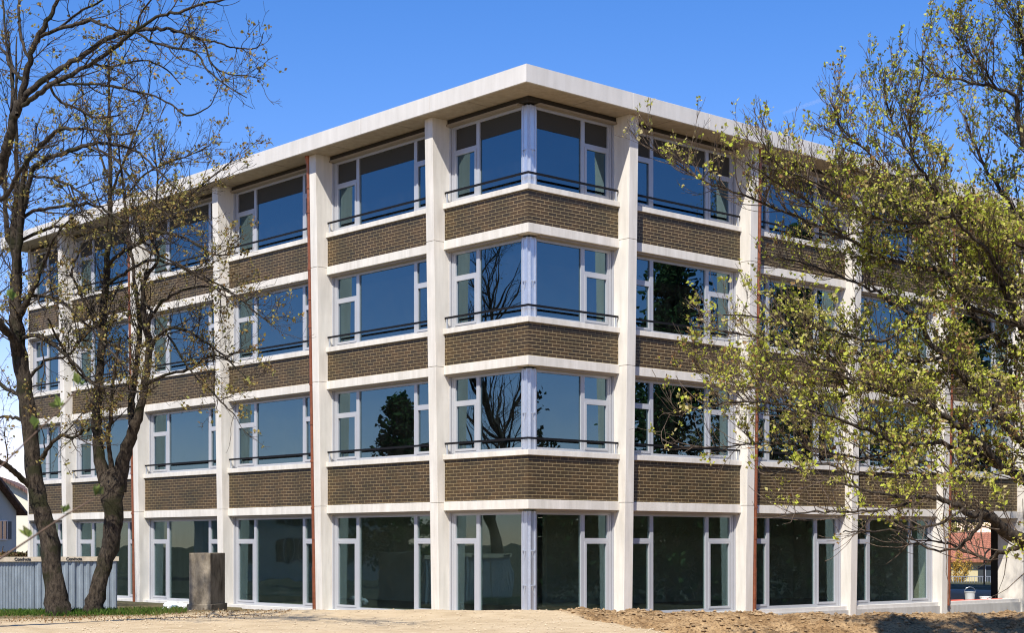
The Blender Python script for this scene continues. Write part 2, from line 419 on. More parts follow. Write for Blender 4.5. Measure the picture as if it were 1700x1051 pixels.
# floors, inner walls
for i, (za, zb) in enumerate(((3.0-.12, 4.2-.8), (6.56, 6.80), (9.95, 10.19))):
    b = MB(); fjoin(b, endL-.1, endR-.1, -12, -.302, za+.02, zb); b.build('floor_slab', M['floor_in'], B)
b = MB(); fbox(b, 'L', .0, endL-.1, -12, -.32, -.1, .0); fbox(b, 'R', 12.1, 18.4, -12, -.32, -.1, .0)
b.build('floor_slab', M['floor_in'], B)
b = MB(); fbox(b, 'R', 18.45, endR+.1, -12, .02, -.124, -.06); b.build('passage_floor', M['plinth'], B)
def inner(fc, s0, s1, o0, o1, z0, z1, m='wall_in'):
    b = MB(); fbox(b, fc, s0, s1, o0, o1, z0, z1); b.build('inner_wall', M[m], B)
zl = [(0.001, 2.89), (3.41, 6.57), (6.81, 9.96), (10.2, ZSOF-.01)]
for i, (a, c) in enumerate(zl):
    inner('L', 6.2, endL-.3, -6.1, -5.9, a, c, 'wall_in2'); inner('R', 6.2, 18.4 if i == 0 else endR-.3, -6.1, -5.9, a, c, 'wall_in2')
    for k, s in enumerate(colL):
        if i and k in (0, 1, 3): inner('L', s+.1, s+.22, -5.88, -.46, a, c, 'wall_in')
    for k, s in enumerate(colR):
        if i == 0: continue
        if k in (1, 2, 4): inner('R', s+.1, s+.22, -5.88, -.46, a, c, 'wall_in')
    # rear and end walls
    b = MB()
    if i == 0:
        fbox(b, 'L', 12.05, endL, -12.0, -11.8, -.1, c); fbox(b, 'R', 12.25, 18.45, -12.0, -11.8, -.1, c)
        fbox(b, 'L', endL-.02, endL+.18, -12, -.05, -.12, c); fbox(b, 'R', 18.47, 18.62, -12, -.46, -.06, 2.89)
        fbox(b, 'L', 25.6, 25.8, -11.7, -.46, a, c)
    else:
        z_ = c+(.6 if i < 3 else 0); z_ = c
        fbox(b, 'L', 12.05, endL, -12.0, -11.8, a-.5, z_); fbox(b, 'R', 12.25, endR, -12.0, -11.8, a-.5, z_)
        fbox(b, 'L', endL-.02, endL+.18, -12, -.05, a-.5, z_); fbox(b, 'R', endR+.0, endR+.2, -12, -.05, a-.5, z_)
    b.build('outer_wall', M['conc'], B)
# underside over the open passage and dark inner pillars
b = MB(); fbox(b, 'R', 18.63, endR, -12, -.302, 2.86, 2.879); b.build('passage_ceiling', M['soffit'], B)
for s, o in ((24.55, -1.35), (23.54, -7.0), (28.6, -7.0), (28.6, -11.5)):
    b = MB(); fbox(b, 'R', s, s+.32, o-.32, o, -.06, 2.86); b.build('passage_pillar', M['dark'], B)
# rain pipes with sleeves, leaning with the columns
for fc, s in (('L', colL[1]+CW+.08), ('L', colL[3]+CW+.08), ('R', colR[1]+CW+.08), ('R', colR[3]+CW+.08)):
    b = MB(); zt = ZSOF-.005; zb = -.12
    pt = lambda z: fp(fc, s, out_at(z)-.02, z)
    b.tube([pt(zb), pt(1.2)], .068, 14); b.tube([pt(1.2), pt(zt-.22)], .056, 14)
    dp = b.build('downpipe', M['copper'], B, smooth=False)
    for z in (1.2, 3.0, 4.4, 6.7, 8.4, 10.1, 11.8): b = MB(); b.tube([pt(z-.035), pt(z+.035)], .072, 14); b.build('pipe_collar', M['copper'], dp)
    for z in (.35, 2.1, 5.5, 9.2, 12.5): b = MB(); b.tube([pt(z-.012), pt(z+.012)], .078, 14); b.build('pipe_clamp', M['copper'], dp)
    b = MB(); b.tube([pt(zt-.23), pt(zt)], [.065, .1], 14); b.build('pipe_collar', M['copper'], dp)

# ------------------------------------------------------------------ ground
def sstep(a, b, x): t = np.clip((x-a)/(b-a), 0, 1); return t*t*(3-2*t)
def vnoise(x, y, seed=0):
    """cheap lattice value noise on arrays"""
    xi = np.floor(x).astype(int); yi = np.floor(y).astype(int); fx = x-xi; fy = y-yi
    fx = fx*fx*(3-2*fx); fy = fy*fy*(3-2*fy)
    def h(a, b):
        n = (a*374761393 + b*668265263 + seed*1442695041) & 0xffffffff
        n = ((n ^ (n >> 13))*1274126177) & 0xffffffff
        return ((n ^ (n >> 16)) & 0xffff)/65535.0
    return (h(xi,yi)*(1-fx)+h(xi+1,yi)*fx)*(1-fy) + (h(xi,yi+1)*(1-fx)+h(xi+1,yi+1)*fx)*fy
def fbm(x, y, o=5, seed=0):
    s = 0; a = .5
    for i in range(o): s = s+a*vnoise(x*2**i, y*2**i, seed+i); a *= .5
    return s-.5
def bank_mask(x, y):
    """1 on the dug brown soil at the right, 0 on the pale sand"""
    d = y-CAMY; px = 850+(x-CAMX)/d*F
    line = 930+(37.2-d)*16+ 40*fbm(x*.9, y*.9, 3, 5)
    return sstep(-6, 10, px-line)
def bank_mask_w(x, y):
    # the edge of the spoil runs along a line on the ground
    ed = .55+(y+3.4)*-.28+.5*fbm(x*.9, y*.9, 3, 5)
    return sstep(-.12, .2, x-ed)
def gz(x, y):
    x = np.asarray(x, float); y = np.asarray(y, float)
    base = .30*np.ones_like(x)
    # crest height of the sand ridge in front of the building
    cr = .40-.10*sstep(-7, -14, x)-.12*sstep(1.0, 6, x)*1.0
    near = .30
    ridge = near+(cr-near)*np.exp(-((y+3.6)/1.3)**2)
    # distance from the facade lines (positive outside)
    oL = x*nL.x+y*nL.y; oR = x*nR.x+y*nR.y
    o = np.maximum(oL, oR)
    sL = x*dL.x+y*dL.y; sR = x*dR.x+y*dR.y
    trench = -.12-.45*sstep(6, 16, sR)*(oR > -1)
    k = sstep(1.2, 3.6, np.where(oL > oR, oL, oR)*1.0)
    k = np.where(o > 0, k, 0)
    kk = sstep(-1.8, -3.4, y)               # far from ridge -> low ground beside the building
    left = sstep(-9, -12, x)
    low = np.where(x < -9, .02-.1*sstep(0, 6, y), trench)
    z = low+(ridge-low)*kk
    # brown bank drops towards the camera
    m = bank_mask_w(x, y)
    face = sstep(-4.6, -6.6, y)
    z = z-m*face*.55*(y > -14)-m*.0
    z = z+ m*face*.55*sstep(-11, -16, y)*(y > -40)*0
    # terrain behind
    z = np.where(y > 45, z-2.0*sstep(46, 60, y)*sstep(5, 15, x), z)
    return z
def gfull(x, y):
    m = bank_mask_w(x, y)
    n = .05*fbm(x*.8, y*.8, 4, 1)+.022*fbm(x*4, y*4, 4, 2)*(1-m)
    n = n+m*(.30*fbm(x*1.7, y*1.7, 5, 3)+.16*np.abs(fbm(x*5, y*5, 4, 4)))
    far = sstep(20, 8, np.maximum(np.abs(x)-6, np.abs(y+4)))
    return gz(x, y)+n*far
def grid_mesh(name, xs, ys, zf, m, sub=None):
    X, Y = np.meshgrid(xs, ys); Z = zf(X, Y)
    v = np.stack([X.ravel(), Y.ravel(), Z.ravel()], 1); nx, ny = len(xs), len(ys)
    i = np.arange(ny-1)[:, None]*nx+np.arange(nx-1)[None]
    f = np.stack([i, i+1, i+1+nx, i+nx], -1).reshape(-1, 4)
    me = bpy.data.meshes.new(name); me.vertices.add(len(v)); me.vertices.foreach_set('co', v.ravel())
    me.loops.add(f.size); me.loops.foreach_set('vertex_index', f.ravel())
    me.polygons.add(len(f)); me.polygons.foreach_set('loop_start', np.arange(len(f))*4); me.polygons.foreach_set('loop_total', np.full(len(f), 4))
    me.polygons.foreach_set('use_smooth', np.ones(len(f), bool)); me.update(calc_edges=True)
    me.materials.append(m)
    o = bpy.data.objects.new(name, me); col.objects.link(o); return o
def ground_mat():
    m = bpy.data.materials.new('soil'); m.use_nodes = True
    n = m.node_tree.nodes; l = m.node_tree.links; b = n['Principled BSDF']
    g = n.new('ShaderNodeNewGeometry'); at = n.new('ShaderNodeAttribute'); at.attribute_name = 'soil'
    def nz(s, d, r=.6):
        t = n.new('ShaderNodeTexNoise'); t.inputs['Scale'].default_value = s; t.inputs['Detail'].default_value = d; t.inputs['Roughness'].default_value = r
        l.new(g.outputs['Position'], t.inputs[0]); return t.outputs['Fac']
    def ramp(f, els):
        r = n.new('ShaderNodeValToRGB'); cr = r.color_ramp
        while len(cr.elements) < len(els): cr.elements.new(.5)
        for e_, (p, c) in zip(cr.elements, els): e_.position = p; e_.color = (*c, 1)
        l.new(f, r.inputs[0]); return r.outputs[0]
    def mix(f, a, c, bt='MIX'):
        x = n.new('ShaderNodeMix'); x.data_type = 'RGBA'; x.blend_type = bt
        if isinstance(f, float): x.inputs[0].default_value = f
        else: l.new(f, x.inputs[0])
        l.new(a, x.inputs[6]); l.new(c, x.inputs[7]); return x.outputs[2]
    sand = ramp(nz(1.1, 8, .7), [(.3, (.37,.275,.165)), (.5, (.48,.37,.23)), (.7, (.54,.43,.285))])
    sp = ramp(nz(22, 4, .75), [(.30, (.72,.68,.62)), (.42, (1,1,1)), (.7, (1.06,1.05,1.03))])
    sand = mix(1.0, sand, sp, 'MULTIPLY')
    soil = ramp(nz(2.2, 8, .75), [(.3, (.09,.05,.022)), (.44, (.25,.155,.072)), (.68, (.42,.29,.155))])
    sp2 = ramp(nz(16, 6, .8), [(.38, (.22,.18,.16)), (.5, (.95,.95,.95)), (.7, (1.25,1.2,1.1))])
    soil = mix(1.0, soil, sp2, 'MULTIPLY')
    c = mix(at.outputs['Fac'], sand, soil)
    # grass verge at the left
    a2 = n.new('ShaderNodeAttribute'); a2.attribute_name = 'verge'
    gr = ramp(nz(9, 6, .7), [(.35, (.05,.07,.02)), (.5, (.14,.10,.05)), (.65, (.22,.17,.09))])
    c = mix(a2.outputs['Fac'], c, gr)
    a3 = n.new('ShaderNodeAttribute'); a3.attribute_name = 'far'
    fg = ramp(nz(.35, 6, .6), [(.35, (.035,.04,.018)), (.55, (.07,.065,.035)), (.7, (.14,.11,.07))])
    c = mix(a3.outputs['Fac'], c, fg)
    l.new(c, b.inputs['Base Color']); b.inputs['Roughness'].default_value = .95; b.inputs['Specular IOR Level'].default_value = .15
    bp = n.new('ShaderNodeBump'); bp.inputs['Strength'].default_value = .7; bp.inputs['Distance'].default_value = .03
    l.new(nz(28, 7, .75), bp.inputs['Height']); l.new(bp.outputs[0], b.inputs['Normal'])
    return m
gm = ground_mat()
xs = np.concatenate([[-900,-500,-250,-150,-100,-70,-50,-36,-26,-20], np.arange(-16, 16.01, .055), [20,26,36,50,70,100,150,250,500,900]])
ys = np.concatenate([[-300,-150,-80,-60,-45,-38,-32,-26,-20,-16], np.arange(-13, .5, .055), np.arange(.6, 12, .4), [13,15,20,26,34,44,46,50,54,60,70,90,120,180,300,500,900]])
ground = grid_mesh('ground', xs, ys, gfull, gm); tag(ground, 'pale sandy building site ground with a brown dug bank at the right and rough grass beyond', None, None, 'structure')
me = ground.data; co = np.empty(len(me.vertices)*3); me.vertices.foreach_get('co', co); co = co.reshape(-1, 3)
for nm, val in (('soil', bank_mask_w(co[:,0], co[:,1])*(co[:,1] > -16)),
                ('verge', sstep(-.6, .3, co[:,1]+3.9-.42*(co[:,0]+7.0)+ .8*fbm(co[:,0]*1.1, co[:,1]*1.1, 3, 9)+0*co[:,0])*sstep(-5.6, -6.6, co[:,0])),
                ('far', np.clip(sstep(8, 16, co[:,1])+sstep(-17, -24, co[:,1])+sstep(17, 22, np.abs(co[:,0])), 0, 1))):
    a = me.attributes.new(nm, 'FLOAT', 'POINT'); a.data.foreach_set('value', val.astype(np.float32))

# crumbs of stone and soil lying on the site
def scatter_stones(name, n, xr, yr, smin, smax, m, label, maskf, seed):
    r = np.random.default_rng(seed); x = r.uniform(*xr, n*3); y = r.uniform(*yr, n*3)
    keep = r.random(n*3) < maskf(x, y); x = x[keep][:n]; y = y[keep][:n]; n = len(x)
    z = gfull(x, y); s = smin+(smax-smin)*r.random(n)**3.5
    ico = np.array([(0,0,1),(.9,0,.2),(.28,.85,.2),(-.72,.53,.2),(-.72,-.53,.2),(.28,-.85,.2),(0,0,-.6)])
    fc = [(0,1,2),(0,2,3),(0,3,4),(0,4,5),(0,5,1),(6,2,1),(6,3,2),(6,4,3),(6,5,4),(6,1,5)]
    V = ico[None]*(1+.5*(r.random((n,7,3))-.5))*s[:,None,None]
    V[:,:,2] *= .8; a = r.uniform(0, 6.28, n); ca, sa = np.cos(a)[:,None], np.sin(a)[:,None]
    X = V[:,:,0]*ca-V[:,:,1]*sa+x[:,None]; Y = V[:,:,0]*sa+V[:,:,1]*ca+y[:,None]; Z = V[:,:,2]+z[:,None]+s[:,None]*.15
    vv = np.stack([X,Y,Z],-1).reshape(-1,3); f = (np.array(fc)[None]+(np.arange(n)*7)[:,None,None]).reshape(-1,3)
    me = bpy.data.meshes.new(name); me.from_pydata(vv.tolist(), [], f.tolist()); me.materials.append(m)
    o = bpy.data.objects.new(name, me); col.objects.link(o); return tag(o, label, None, None, 'stuff')
M['stone'] = mat('pale_stone', (.55,.44,.29), .95, 0, .25, 6)
M['clod'] = mat('brown_clod', (.38,.255,.13), 1, 0, .6, 9)
scatter_stones('gravel', 3800, (-9, 4), (-12, -2.6), .006, .032, M['stone'], 'small pale stones and crumbs scattered over the sand', lambda x, y: (1-bank_mask_w(x, y))*.9, 3)
scatter_stones('soil_clods', 5200, (-.2, 15), (-8.2, -2.2), .010, .075, M['clod'], 'crumbling brown soil clods on the dug bank', lambda x, y: bank_mask_w(x, y), 4)

# ------------------------------------------------------------------ trees
class TreeB:
    def __init__(s, seed): s.r = np.random.default_rng(seed); s.tubes = {}; s.leaf = []
    def add(s, Pt, Rd, sides):
        s.tubes.setdefault((Pt.shape[1], sides), []).append((Pt, Rd))
    def guide(s, pts, sides=9, sub=4, wig=.02):
        """pts: (x,y,z,r) rows -> smooth polyline, returns arrays"""
        pts = np.array(pts, float); n = len(pts); t = np.linspace(0, n-1, (n-1)*sub+1)
        out = []
        for tt in t:
            i = min(int(tt), n-2); u = tt-i
            p0 = pts[max(i-1, 0)]; p1 = pts[i]; p2 = pts[i+1]; p3 = pts[min(i+2, n-1)]
            out.append(.5*((2*p1)+(-p0+p2)*u+(2*p0-5*p1+4*p2-p3)*u*u+(-p0+3*p1-3*p2+p3)*u**3))
        out = np.array(out); out[1:-1, :3] += s.r.normal(0, wig, (len(out)-2, 3))*np.minimum(1, out[1:-1, 3:4]*25+.25)
        out[:, 3] = np.maximum(out[:, 3], .006)
        s.add(out[None, :, :3], out[None, :, 3], sides)
        return out
    def spawn(s, lines, per_m, length, ang, up, wig, npts, rmax, rmin, sides, t0=.1, droop=0, lenfall=.5, side_bias=None):
        """children along a list of (n,4) polylines; returns the same kind of list as an array (B,npts,4)"""
        starts = []; dirs = []; rads = []; fr = []
        for ln in lines:
            seg = np.diff(ln[:, :3], axis=0); sl = np.linalg.norm(seg, axis=1); L = sl.sum()
            k = s.r.poisson(per_m*L)
            if k == 0: continue
            cum = np.concatenate([[0], np.cumsum(sl)]); q = (t0+(1-t0)*s.r.random(k))*L
            i = np.clip(np.searchsorted(cum, q)-1, 0, len(sl)-1); u = (q-cum[i])/np.maximum(sl[i], 1e-6)
            starts.append(ln[i, :3]+seg[i]*u[:, None]); dirs.append(seg[i]/np.maximum(sl[i][:, None], 1e-6))
            rads.append(ln[i, 3]); fr.append(q/L)
        if not starts: return np.zeros((0, npts, 4))
        S = np.concatenate(starts); D = np.concatenate(dirs); RR = np.concatenate(rads); T = np.concatenate(fr); n = len(S)
        rv = s.r.normal(size=(n, 3)); rv -= (rv*D).sum(1, keepdims=True)*D; rv /= np.linalg.norm(rv, axis=1, keepdims=True)+1e-9
        a = np.radians(s.r.uniform(ang[0], ang[1], n))[:, None]
        d = D*np.cos(a)+rv*np.sin(a); d[:, 2] += up; d /= np.linalg.norm(d, axis=1, keepdims=True)
        Lc = s.r.uniform(length[0], length[1], n)*(1-lenfall*T)
        r0 = np.minimum(RR*.62, np.clip(rmax*(Lc/length[1]), rmin, rmax))
        out = np.zeros((n, npts, 4)); p = S.copy(); step = Lc/(npts-1)
        for k in range(npts):
            out[:, k, :3] = p; out[:, k, 3] = r0*(1-.8*k/(npts-1))
            d = d+s.r.normal(0, wig, (n, 3)); d[:, 2] += up*.25-droop*(k/npts); d /= np.linalg.norm(d, axis=1, keepdims=True)
            p = p+d*step[:, None]
        out[:, :, 3] = np.maximum(out[:, :, 3], rmin*.45)
        s.add(out[:, :, :3], out[:, :, 3], sides)
        return out
    def leaves(s, lines, per, size, spread=.03, tipbias=True, upb=.3, flat=.0):
        A = np.asarray(lines); n, k = A.shape[:2]
        cnt = int(n*per); bi = s.r.integers(0, n, cnt); t = s.r.random(cnt)**(.6 if tipbias else 1)*(k-1)
        i = np.minimum(t.astype(int), k-2); u = (t-i)[:, None]
        p = A[bi, i, :3]*(1-u)+A[bi, i+1, :3]*u
        p = p+s.r.normal(0, spread, p.shape)
        s.leafpts(p, size, upb)
    def leafpts(s, p, size, upb=.3):
        n = len(p); d = s.r.normal(size=(n, 3)); d[:, 2] = d[:, 2]*.8+upb; d /= np.linalg.norm(d, axis=1, keepdims=True)
        rv = s.r.normal(size=(n, 3)); rv -= (rv*d).sum(1, keepdims=True)*d; rv /= np.linalg.norm(rv, axis=1, keepdims=True)
        nn = np.cross(d, rv); L = s.r.uniform(size[0], size[1], n)[:, None]; W = L*s.r.uniform(.28, .42, n)[:, None]
        c = nn*L*.12
        V = np.stack([p, p+d*L*.5+rv*W+c, p+d*L, p+d*L*.5-rv*W+c, p+d*L*.5], 1)
        s.leaf.append(V)
    def build(s, root, bark, leafm, wood_name='trunk', leaf_name='crown', trunk=None):
        off = np.array(parent_world(root))
        def mk(name, V, Fq, m, smooth):
            me = bpy.data.meshes.new(name); V = V-off; me.vertices.add(len(V)); me.vertices.foreach_set('co', V.ravel())
            k = Fq.shape[1]; me.loops.add(Fq.size); me.loops.foreach_set('vertex_index', Fq.ravel())
            me.polygons.add(len(Fq)); me.polygons.foreach_set('loop_start', np.arange(len(Fq))*k); me.polygons.foreach_set('loop_total', np.full(len(Fq), k))
            if smooth: me.polygons.foreach_set('use_smooth', np.ones(len(Fq), bool))
            me.update(calc_edges=True); me.materials.append(m)
            o = bpy.data.objects.new(name, me); col.objects.link(o); o.parent = root; return o
        def wood(keys, name):
            VV = []; FF = []; base = 0
            for (n, sd) in keys:
                Pt = np.concatenate([a for a, _ in s.tubes[(n, sd)]]); Rd = np.concatenate([b for _, b in s.tubes[(n, sd)]]); Bn = len(Pt)
                T = np.gradient(Pt, axis=1); T /= np.linalg.norm(T, axis=2, keepdims=True)+1e-9
                ref = np.where(np.abs(T[:, :1, 2:3]) > .8, np.array([[[1., 0, 0]]]), np.array([[[0, 0, 1.]]]))
                a = ref-(ref*T).sum(2, keepdims=True)*T; a /= np.linalg.norm(a, axis=2, keepdims=True)+1e-9
                b = np.cross(T, a); th = np.arange(sd)*2*np.pi/sd
                rr = np.repeat(Rd[:, :, None, None], sd, 2)
                if sd >= 9:
                    rr = rr*(1+.10*np.sin(th*3+Pt[:, :, 2:3]*3.1)[..., None]+.06*np.sin(th*5-Pt[:, :, 2:3]*7.3)[..., None])
                V = Pt[:, :, None]+(a[:, :, None]*np.cos(th)[None, None, :, None]+b[:, :, None]*np.sin(th)[None, None, :, None])*rr
                idx = np.arange(Bn*n*sd).reshape(Bn, n, sd)+base
                q = np.stack([idx[:, :-1], np.roll(idx, -1, 2)[:, :-1], np.roll(idx, -1, 2)[:, 1:], idx[:, 1:]], -1).reshape(-1, 4)
                VV.append(V.reshape(-1, 3)); FF.append(q); base += Bn*n*sd
            return mk(name, np.concatenate(VV), np.concatenate(FF), bark if name == 'trunk' else (M['twigR'] if bark is M['barkR'] else M['twigL']), True)
        thick = [k for k in s.tubes if k[1] >= 9]; thin = [k for k in s.tubes if k[1] < 9]
        if thick: wood(thick, 'trunk')
        if thin: wood(thin, 'twigs')
        if s.leaf:
            V = np.concatenate(s.leaf); n = len(V); i = np.arange(n)[:, None]*5
            f = np.stack([i+[0, 1, 4], i+[1, 2, 4], i+[2, 3, 4], i+[3, 0, 4]], 1).reshape(-1, 3)
            mk('crown', V.reshape(-1, 3), f, leafm, False)
def bark_mat(name, c1, c2, moss=None, sc_=9):
    m = bpy.data.materials.new(name); m.use_nodes = True
    n = m.node_tree.nodes; l = m.node_tree.links; b = n['Principled BSDF']
    tc = n.new('ShaderNodeTexCoord'); mp = n.new('ShaderNodeMapping'); mp.inputs['Scale'].default_value = (1, 1, .4); l.new(tc.outputs['Object'], mp.inputs[0])
    no = n.new('ShaderNodeTexNoise'); no.inputs['Scale'].default_value = sc_; no.inputs['Detail'].default_value = 9; no.inputs['Roughness'].default_value = .75; l.new(mp.outputs[0], no.inputs[0])
    r = n.new('ShaderNodeValToRGB'); cr = r.color_ramp; cr.elements[0].position = .38; cr.elements[0].color = (*c1, 1); cr.elements[1].position = .62; cr.elements[1].color = (*c2, 1)
    e_ = cr.elements.new(.72); e_.color = tuple(min(1, x*1.7) for x in c2)+(1,)
    l.new(no.outputs['Fac'], r.inputs[0]); last = r.outputs[0]
    if moss:
        n2 = n.new('ShaderNodeTexNoise'); n2.inputs['Scale'].default_value = 2.3; n2.inputs['Detail'].default_value = 6; l.new(tc.outputs['Object'], n2.inputs[0])
        r2 = n.new('ShaderNodeValToRGB'); r2.color_ramp.elements[0].position = .52; r2.color_ramp.elements[1].position = .62; l.new(n2.outputs['Fac'], r2.inputs[0])
        mx = n.new('ShaderNodeMix'); mx.data_type = 'RGBA'; l.new(r2.outputs[0], mx.inputs[0]); l.new(last, mx.inputs[6]); mx.inputs[7].default_value = (*moss, 1); last = mx.outputs[2]
    l.new(last, b.inputs['Base Color']); b.inputs['Roughness'].default_value = .95; b.inputs['Specular IOR Level'].default_value = .2
    bp = n.new('ShaderNodeBump'); bp.inputs['Strength'].default_value = 1; bp.inputs['Distance'].default_value = .05
    l.new(no.outputs['Fac'], bp.inputs['Height']); l.new(bp.outputs[0], b.inputs['Normal'])
    return m
def leaf_mat(name, cols, trans=.35):
    m = bpy.data.materials.new(name); m.use_nodes = True
    n = m.node_tree.nodes; l = m.node_tree.links; n.remove(n['Principled BSDF']); out = n['Material Output']
    g = n.new('ShaderNodeNewGeometry'); r = n.new('ShaderNodeValToRGB'); cr = r.color_ramp; cr.interpolation = 'LINEAR'
    while len(cr.elements) < len(cols): cr.elements.new(.5)
    for i, (e_, c) in enumerate(zip(cr.elements, cols)): e_.position = i/(len(cols)-1); e_.color = (*c, 1)
    no = n.new('ShaderNodeTexNoise'); no.inputs['Scale'].default_value = .9; no.inputs['Detail'].default_value = 2; l.new(g.outputs['Position'], no.inputs[0])
    ad = n.new('ShaderNodeMath'); ad.operation = 'MULTIPLY_ADD'; ad.inputs[1].default_value = 1.5; ad.inputs[2].default_value = -.75; l.new(no.outputs['Fac'], ad.inputs[0])
    a2 = n.new('ShaderNodeMath'); a2.operation = 'ADD'; l.new(ad.outputs[0], a2.inputs[0]); l.new(g.outputs['Random Per Island'], a2.inputs[1])
    l.new(a2.outputs[0], r.inputs[0])
    d = n.new('ShaderNodeBsdfDiffuse'); l.new(r.outputs[0], d.inputs[0]); t = n.new('ShaderNodeBsdfTranslucent'); l.new(r.outputs[0], t.inputs[0])
    mx = n.new('ShaderNodeMixShader'); mx.inputs[0].default_value = trans; l.new(d.outputs[0], mx.inputs[1]); l.new(t.outputs[0], mx.inputs[2]); l.new(mx.outputs[0], out.inputs[0])
    return m
M['barkL'] = bark_mat('furrowed_bark', (.010,.007,.005), (.085,.066,.046), (.024,.023,.010), 17)
M['twigL'] = bark_mat('twig_bark_dark', (.018,.013,.009), (.085,.065,.045), None, 6)
M['twigR'] = bark_mat('twig_bark_tan', (.05,.035,.024), (.19,.14,.10), None, 6)
M['barkR'] = bark_mat('grey_bark', (.014,.010,.007), (.09,.07,.05), None, 16)
M['leafL'] = leaf_mat('sprouting_leaf', [(.15,.10,.04), (.24,.19,.06), (.32,.27,.08), (.26,.27,.08), (.36,.25,.10), (.20,.12,.05)])
M['leafR'] = leaf_mat('spring_leaf', [(.24,.13,.06), (.40,.32,.14), (.38,.35,.07), (.46,.48,.07), (.38,.44,.05), (.50,.50,.09), (.50,.42,.20)])
M['leafB'] = leaf_mat('yellow_leaf', [(.26,.17,.06), (.40,.31,.09), (.32,.32,.09), (.46,.36,.12)])
M['leafE'] = leaf_mat('evergreen_leaf', [(.035,.07,.03), (.065,.12,.04), (.10,.15,.05)], .25)
def G(lst, d0, d1):
    n = len(lst); out = []
    for i, (x, y, w_) in enumerate(lst):
        d = d0+(d1-d0)*i/(n-1); p = P(x, y, d); out.append((*p, max(w_/2/F*d, .004)))
    return out
def ground_at(x, y): return float(gfull(np.array([x]), np.array([y]))[0])

# left tree whose trunk leans in the middle of the photo's left edge
t = TreeB(11); d = 36.0
tr = G([(98,1030,46),(93,990,36),(86,920,31),(69,850,29),(57,790,26),(49,720,26),(42,650,25),(32,590,25),(26,520,22),(27,450,17),(24,380,12),(28,300,8),(26,180,5),(28,60,2)], d, d)
main = [t.guide(tr, 12, 5, .015)]
limbs = []
for pts, a, c in (
  ([(49,807,11),(30,790,9),(10,773,9),(-15,755,7),(-50,730,4)], d, d-1.5),
  ([(70,762,9),(76,748,7),(89,733,6),(106,722,6),(119,728,5),(139,715,5),(160,706,3)], d, d-1.5),
  ([(44,700,6),(25,694,5),(5,692,4),(-15,700,3)], d, d+1),
  ([(40,660,8),(20,650,6),(5,642,6),(-20,620,5)], d, d+1),
  ([(32,600,17),(22,560,15),(5,545,14),(-12,520,12)], d, d-1),
  ([(26,540,14),(45,502,11),(60,470,8),(75,430,6),(90,395,4),(120,360,3)], d, d-1.5),
  ([(26,470,12),(32,400,11),(36,340,10),(42,275,9),(70,240,8),(97,217,7),(129,213,5),(160,216,4),(194,223,4),(235,215,2)], d, d-2.5),
  ([(27,440,10),(36,370,9),(52,285,8),(72,268,7),(97,257,7),(125,247,7),(155,239,6),(188,239,5),(226,249,4),(260,281,3),(300,320,2),(330,345,1.5)], d, d-3),
  ([(155,244,4),(194,268,4),(233,314,3),(270,350,3),(320,375,2)], d-1.8, d-3.5),
  ([(48,294,4),(81,296,4),(116,307,4),(146,330,3),(190,372,3),(230,420,2)], d-.5, d-2.5),
  ([(28,372,6),(50,352,6),(74,346,5),(124,341,5),(158,340,4),(186,357,4),(223,372,3),(290,392,2)], d, d-3),
  ([(30,400,6),(72,382,5),(99,375,5),(148,377,5),(188,387,4),(223,407,3),(300,440,3),(360,470,3),(391,491,3),(444,534,2)], d, d-2.5),
  ([(26,500,8),(60,490,6),(100,500,5),(150,545,4),(190,590,4),(215,620,3)], d, d-2),
  ([(30,560,8),(70,560,6),(120,600,5),(160,640,4),(235,650,3),(262,640,2)], d, d-2.4),
  ([(40,640,6),(75,600,5),(110,590,4),(140,560,4),(175,520,3),(200,470,2)], d, d+1),
  ([(27,440,8),(12,380,8),(8,300,7),(14,240,6),(20,150,5),(14,60,3)], d, d+1.2)):
    limbs.append(t.guide(G(pts, a, c), 9, 5, .012))
b1 = t.spawn(limbs, 3.4, (.6, 2.1), (25, 65), .10, .13, 8, .024, .012, 5, .12)
b1b = t.spawn([main[0][28:]], 3, (.7, 2.2), (35, 80), .15, .13, 8, .025, .009, 5, .1)
b1 = np.concatenate([b1, b1b])
b2 = t.spawn(b1, 4.6, (.3, .95), (25, 65), .12, .16, 6, .013, .009, 3, .1)
b3 = t.spawn(b2, 6.5, (.12, .42), (25, 60), .2, .18, 4, .009, .0075, 3, .1)
for A in (b2, b3):
    n_ = int(len(A)*.25); t.leaves(A[t.r.permutation(len(A))[:n_]][:, -2:], 5.0, (.045, .095), .035)
t.leaves(b1[:, 3:], .8, (.03, .06), .02)
rootL = empty('budding_tree', tuple(P(98,1022,d)), 'budding tree with the thicker leaning trunk by the corrugated fence, left of the forked one', 'tree', 'budding trees at the left')
t.build(rootL, M['barkL'], M['leafL'])

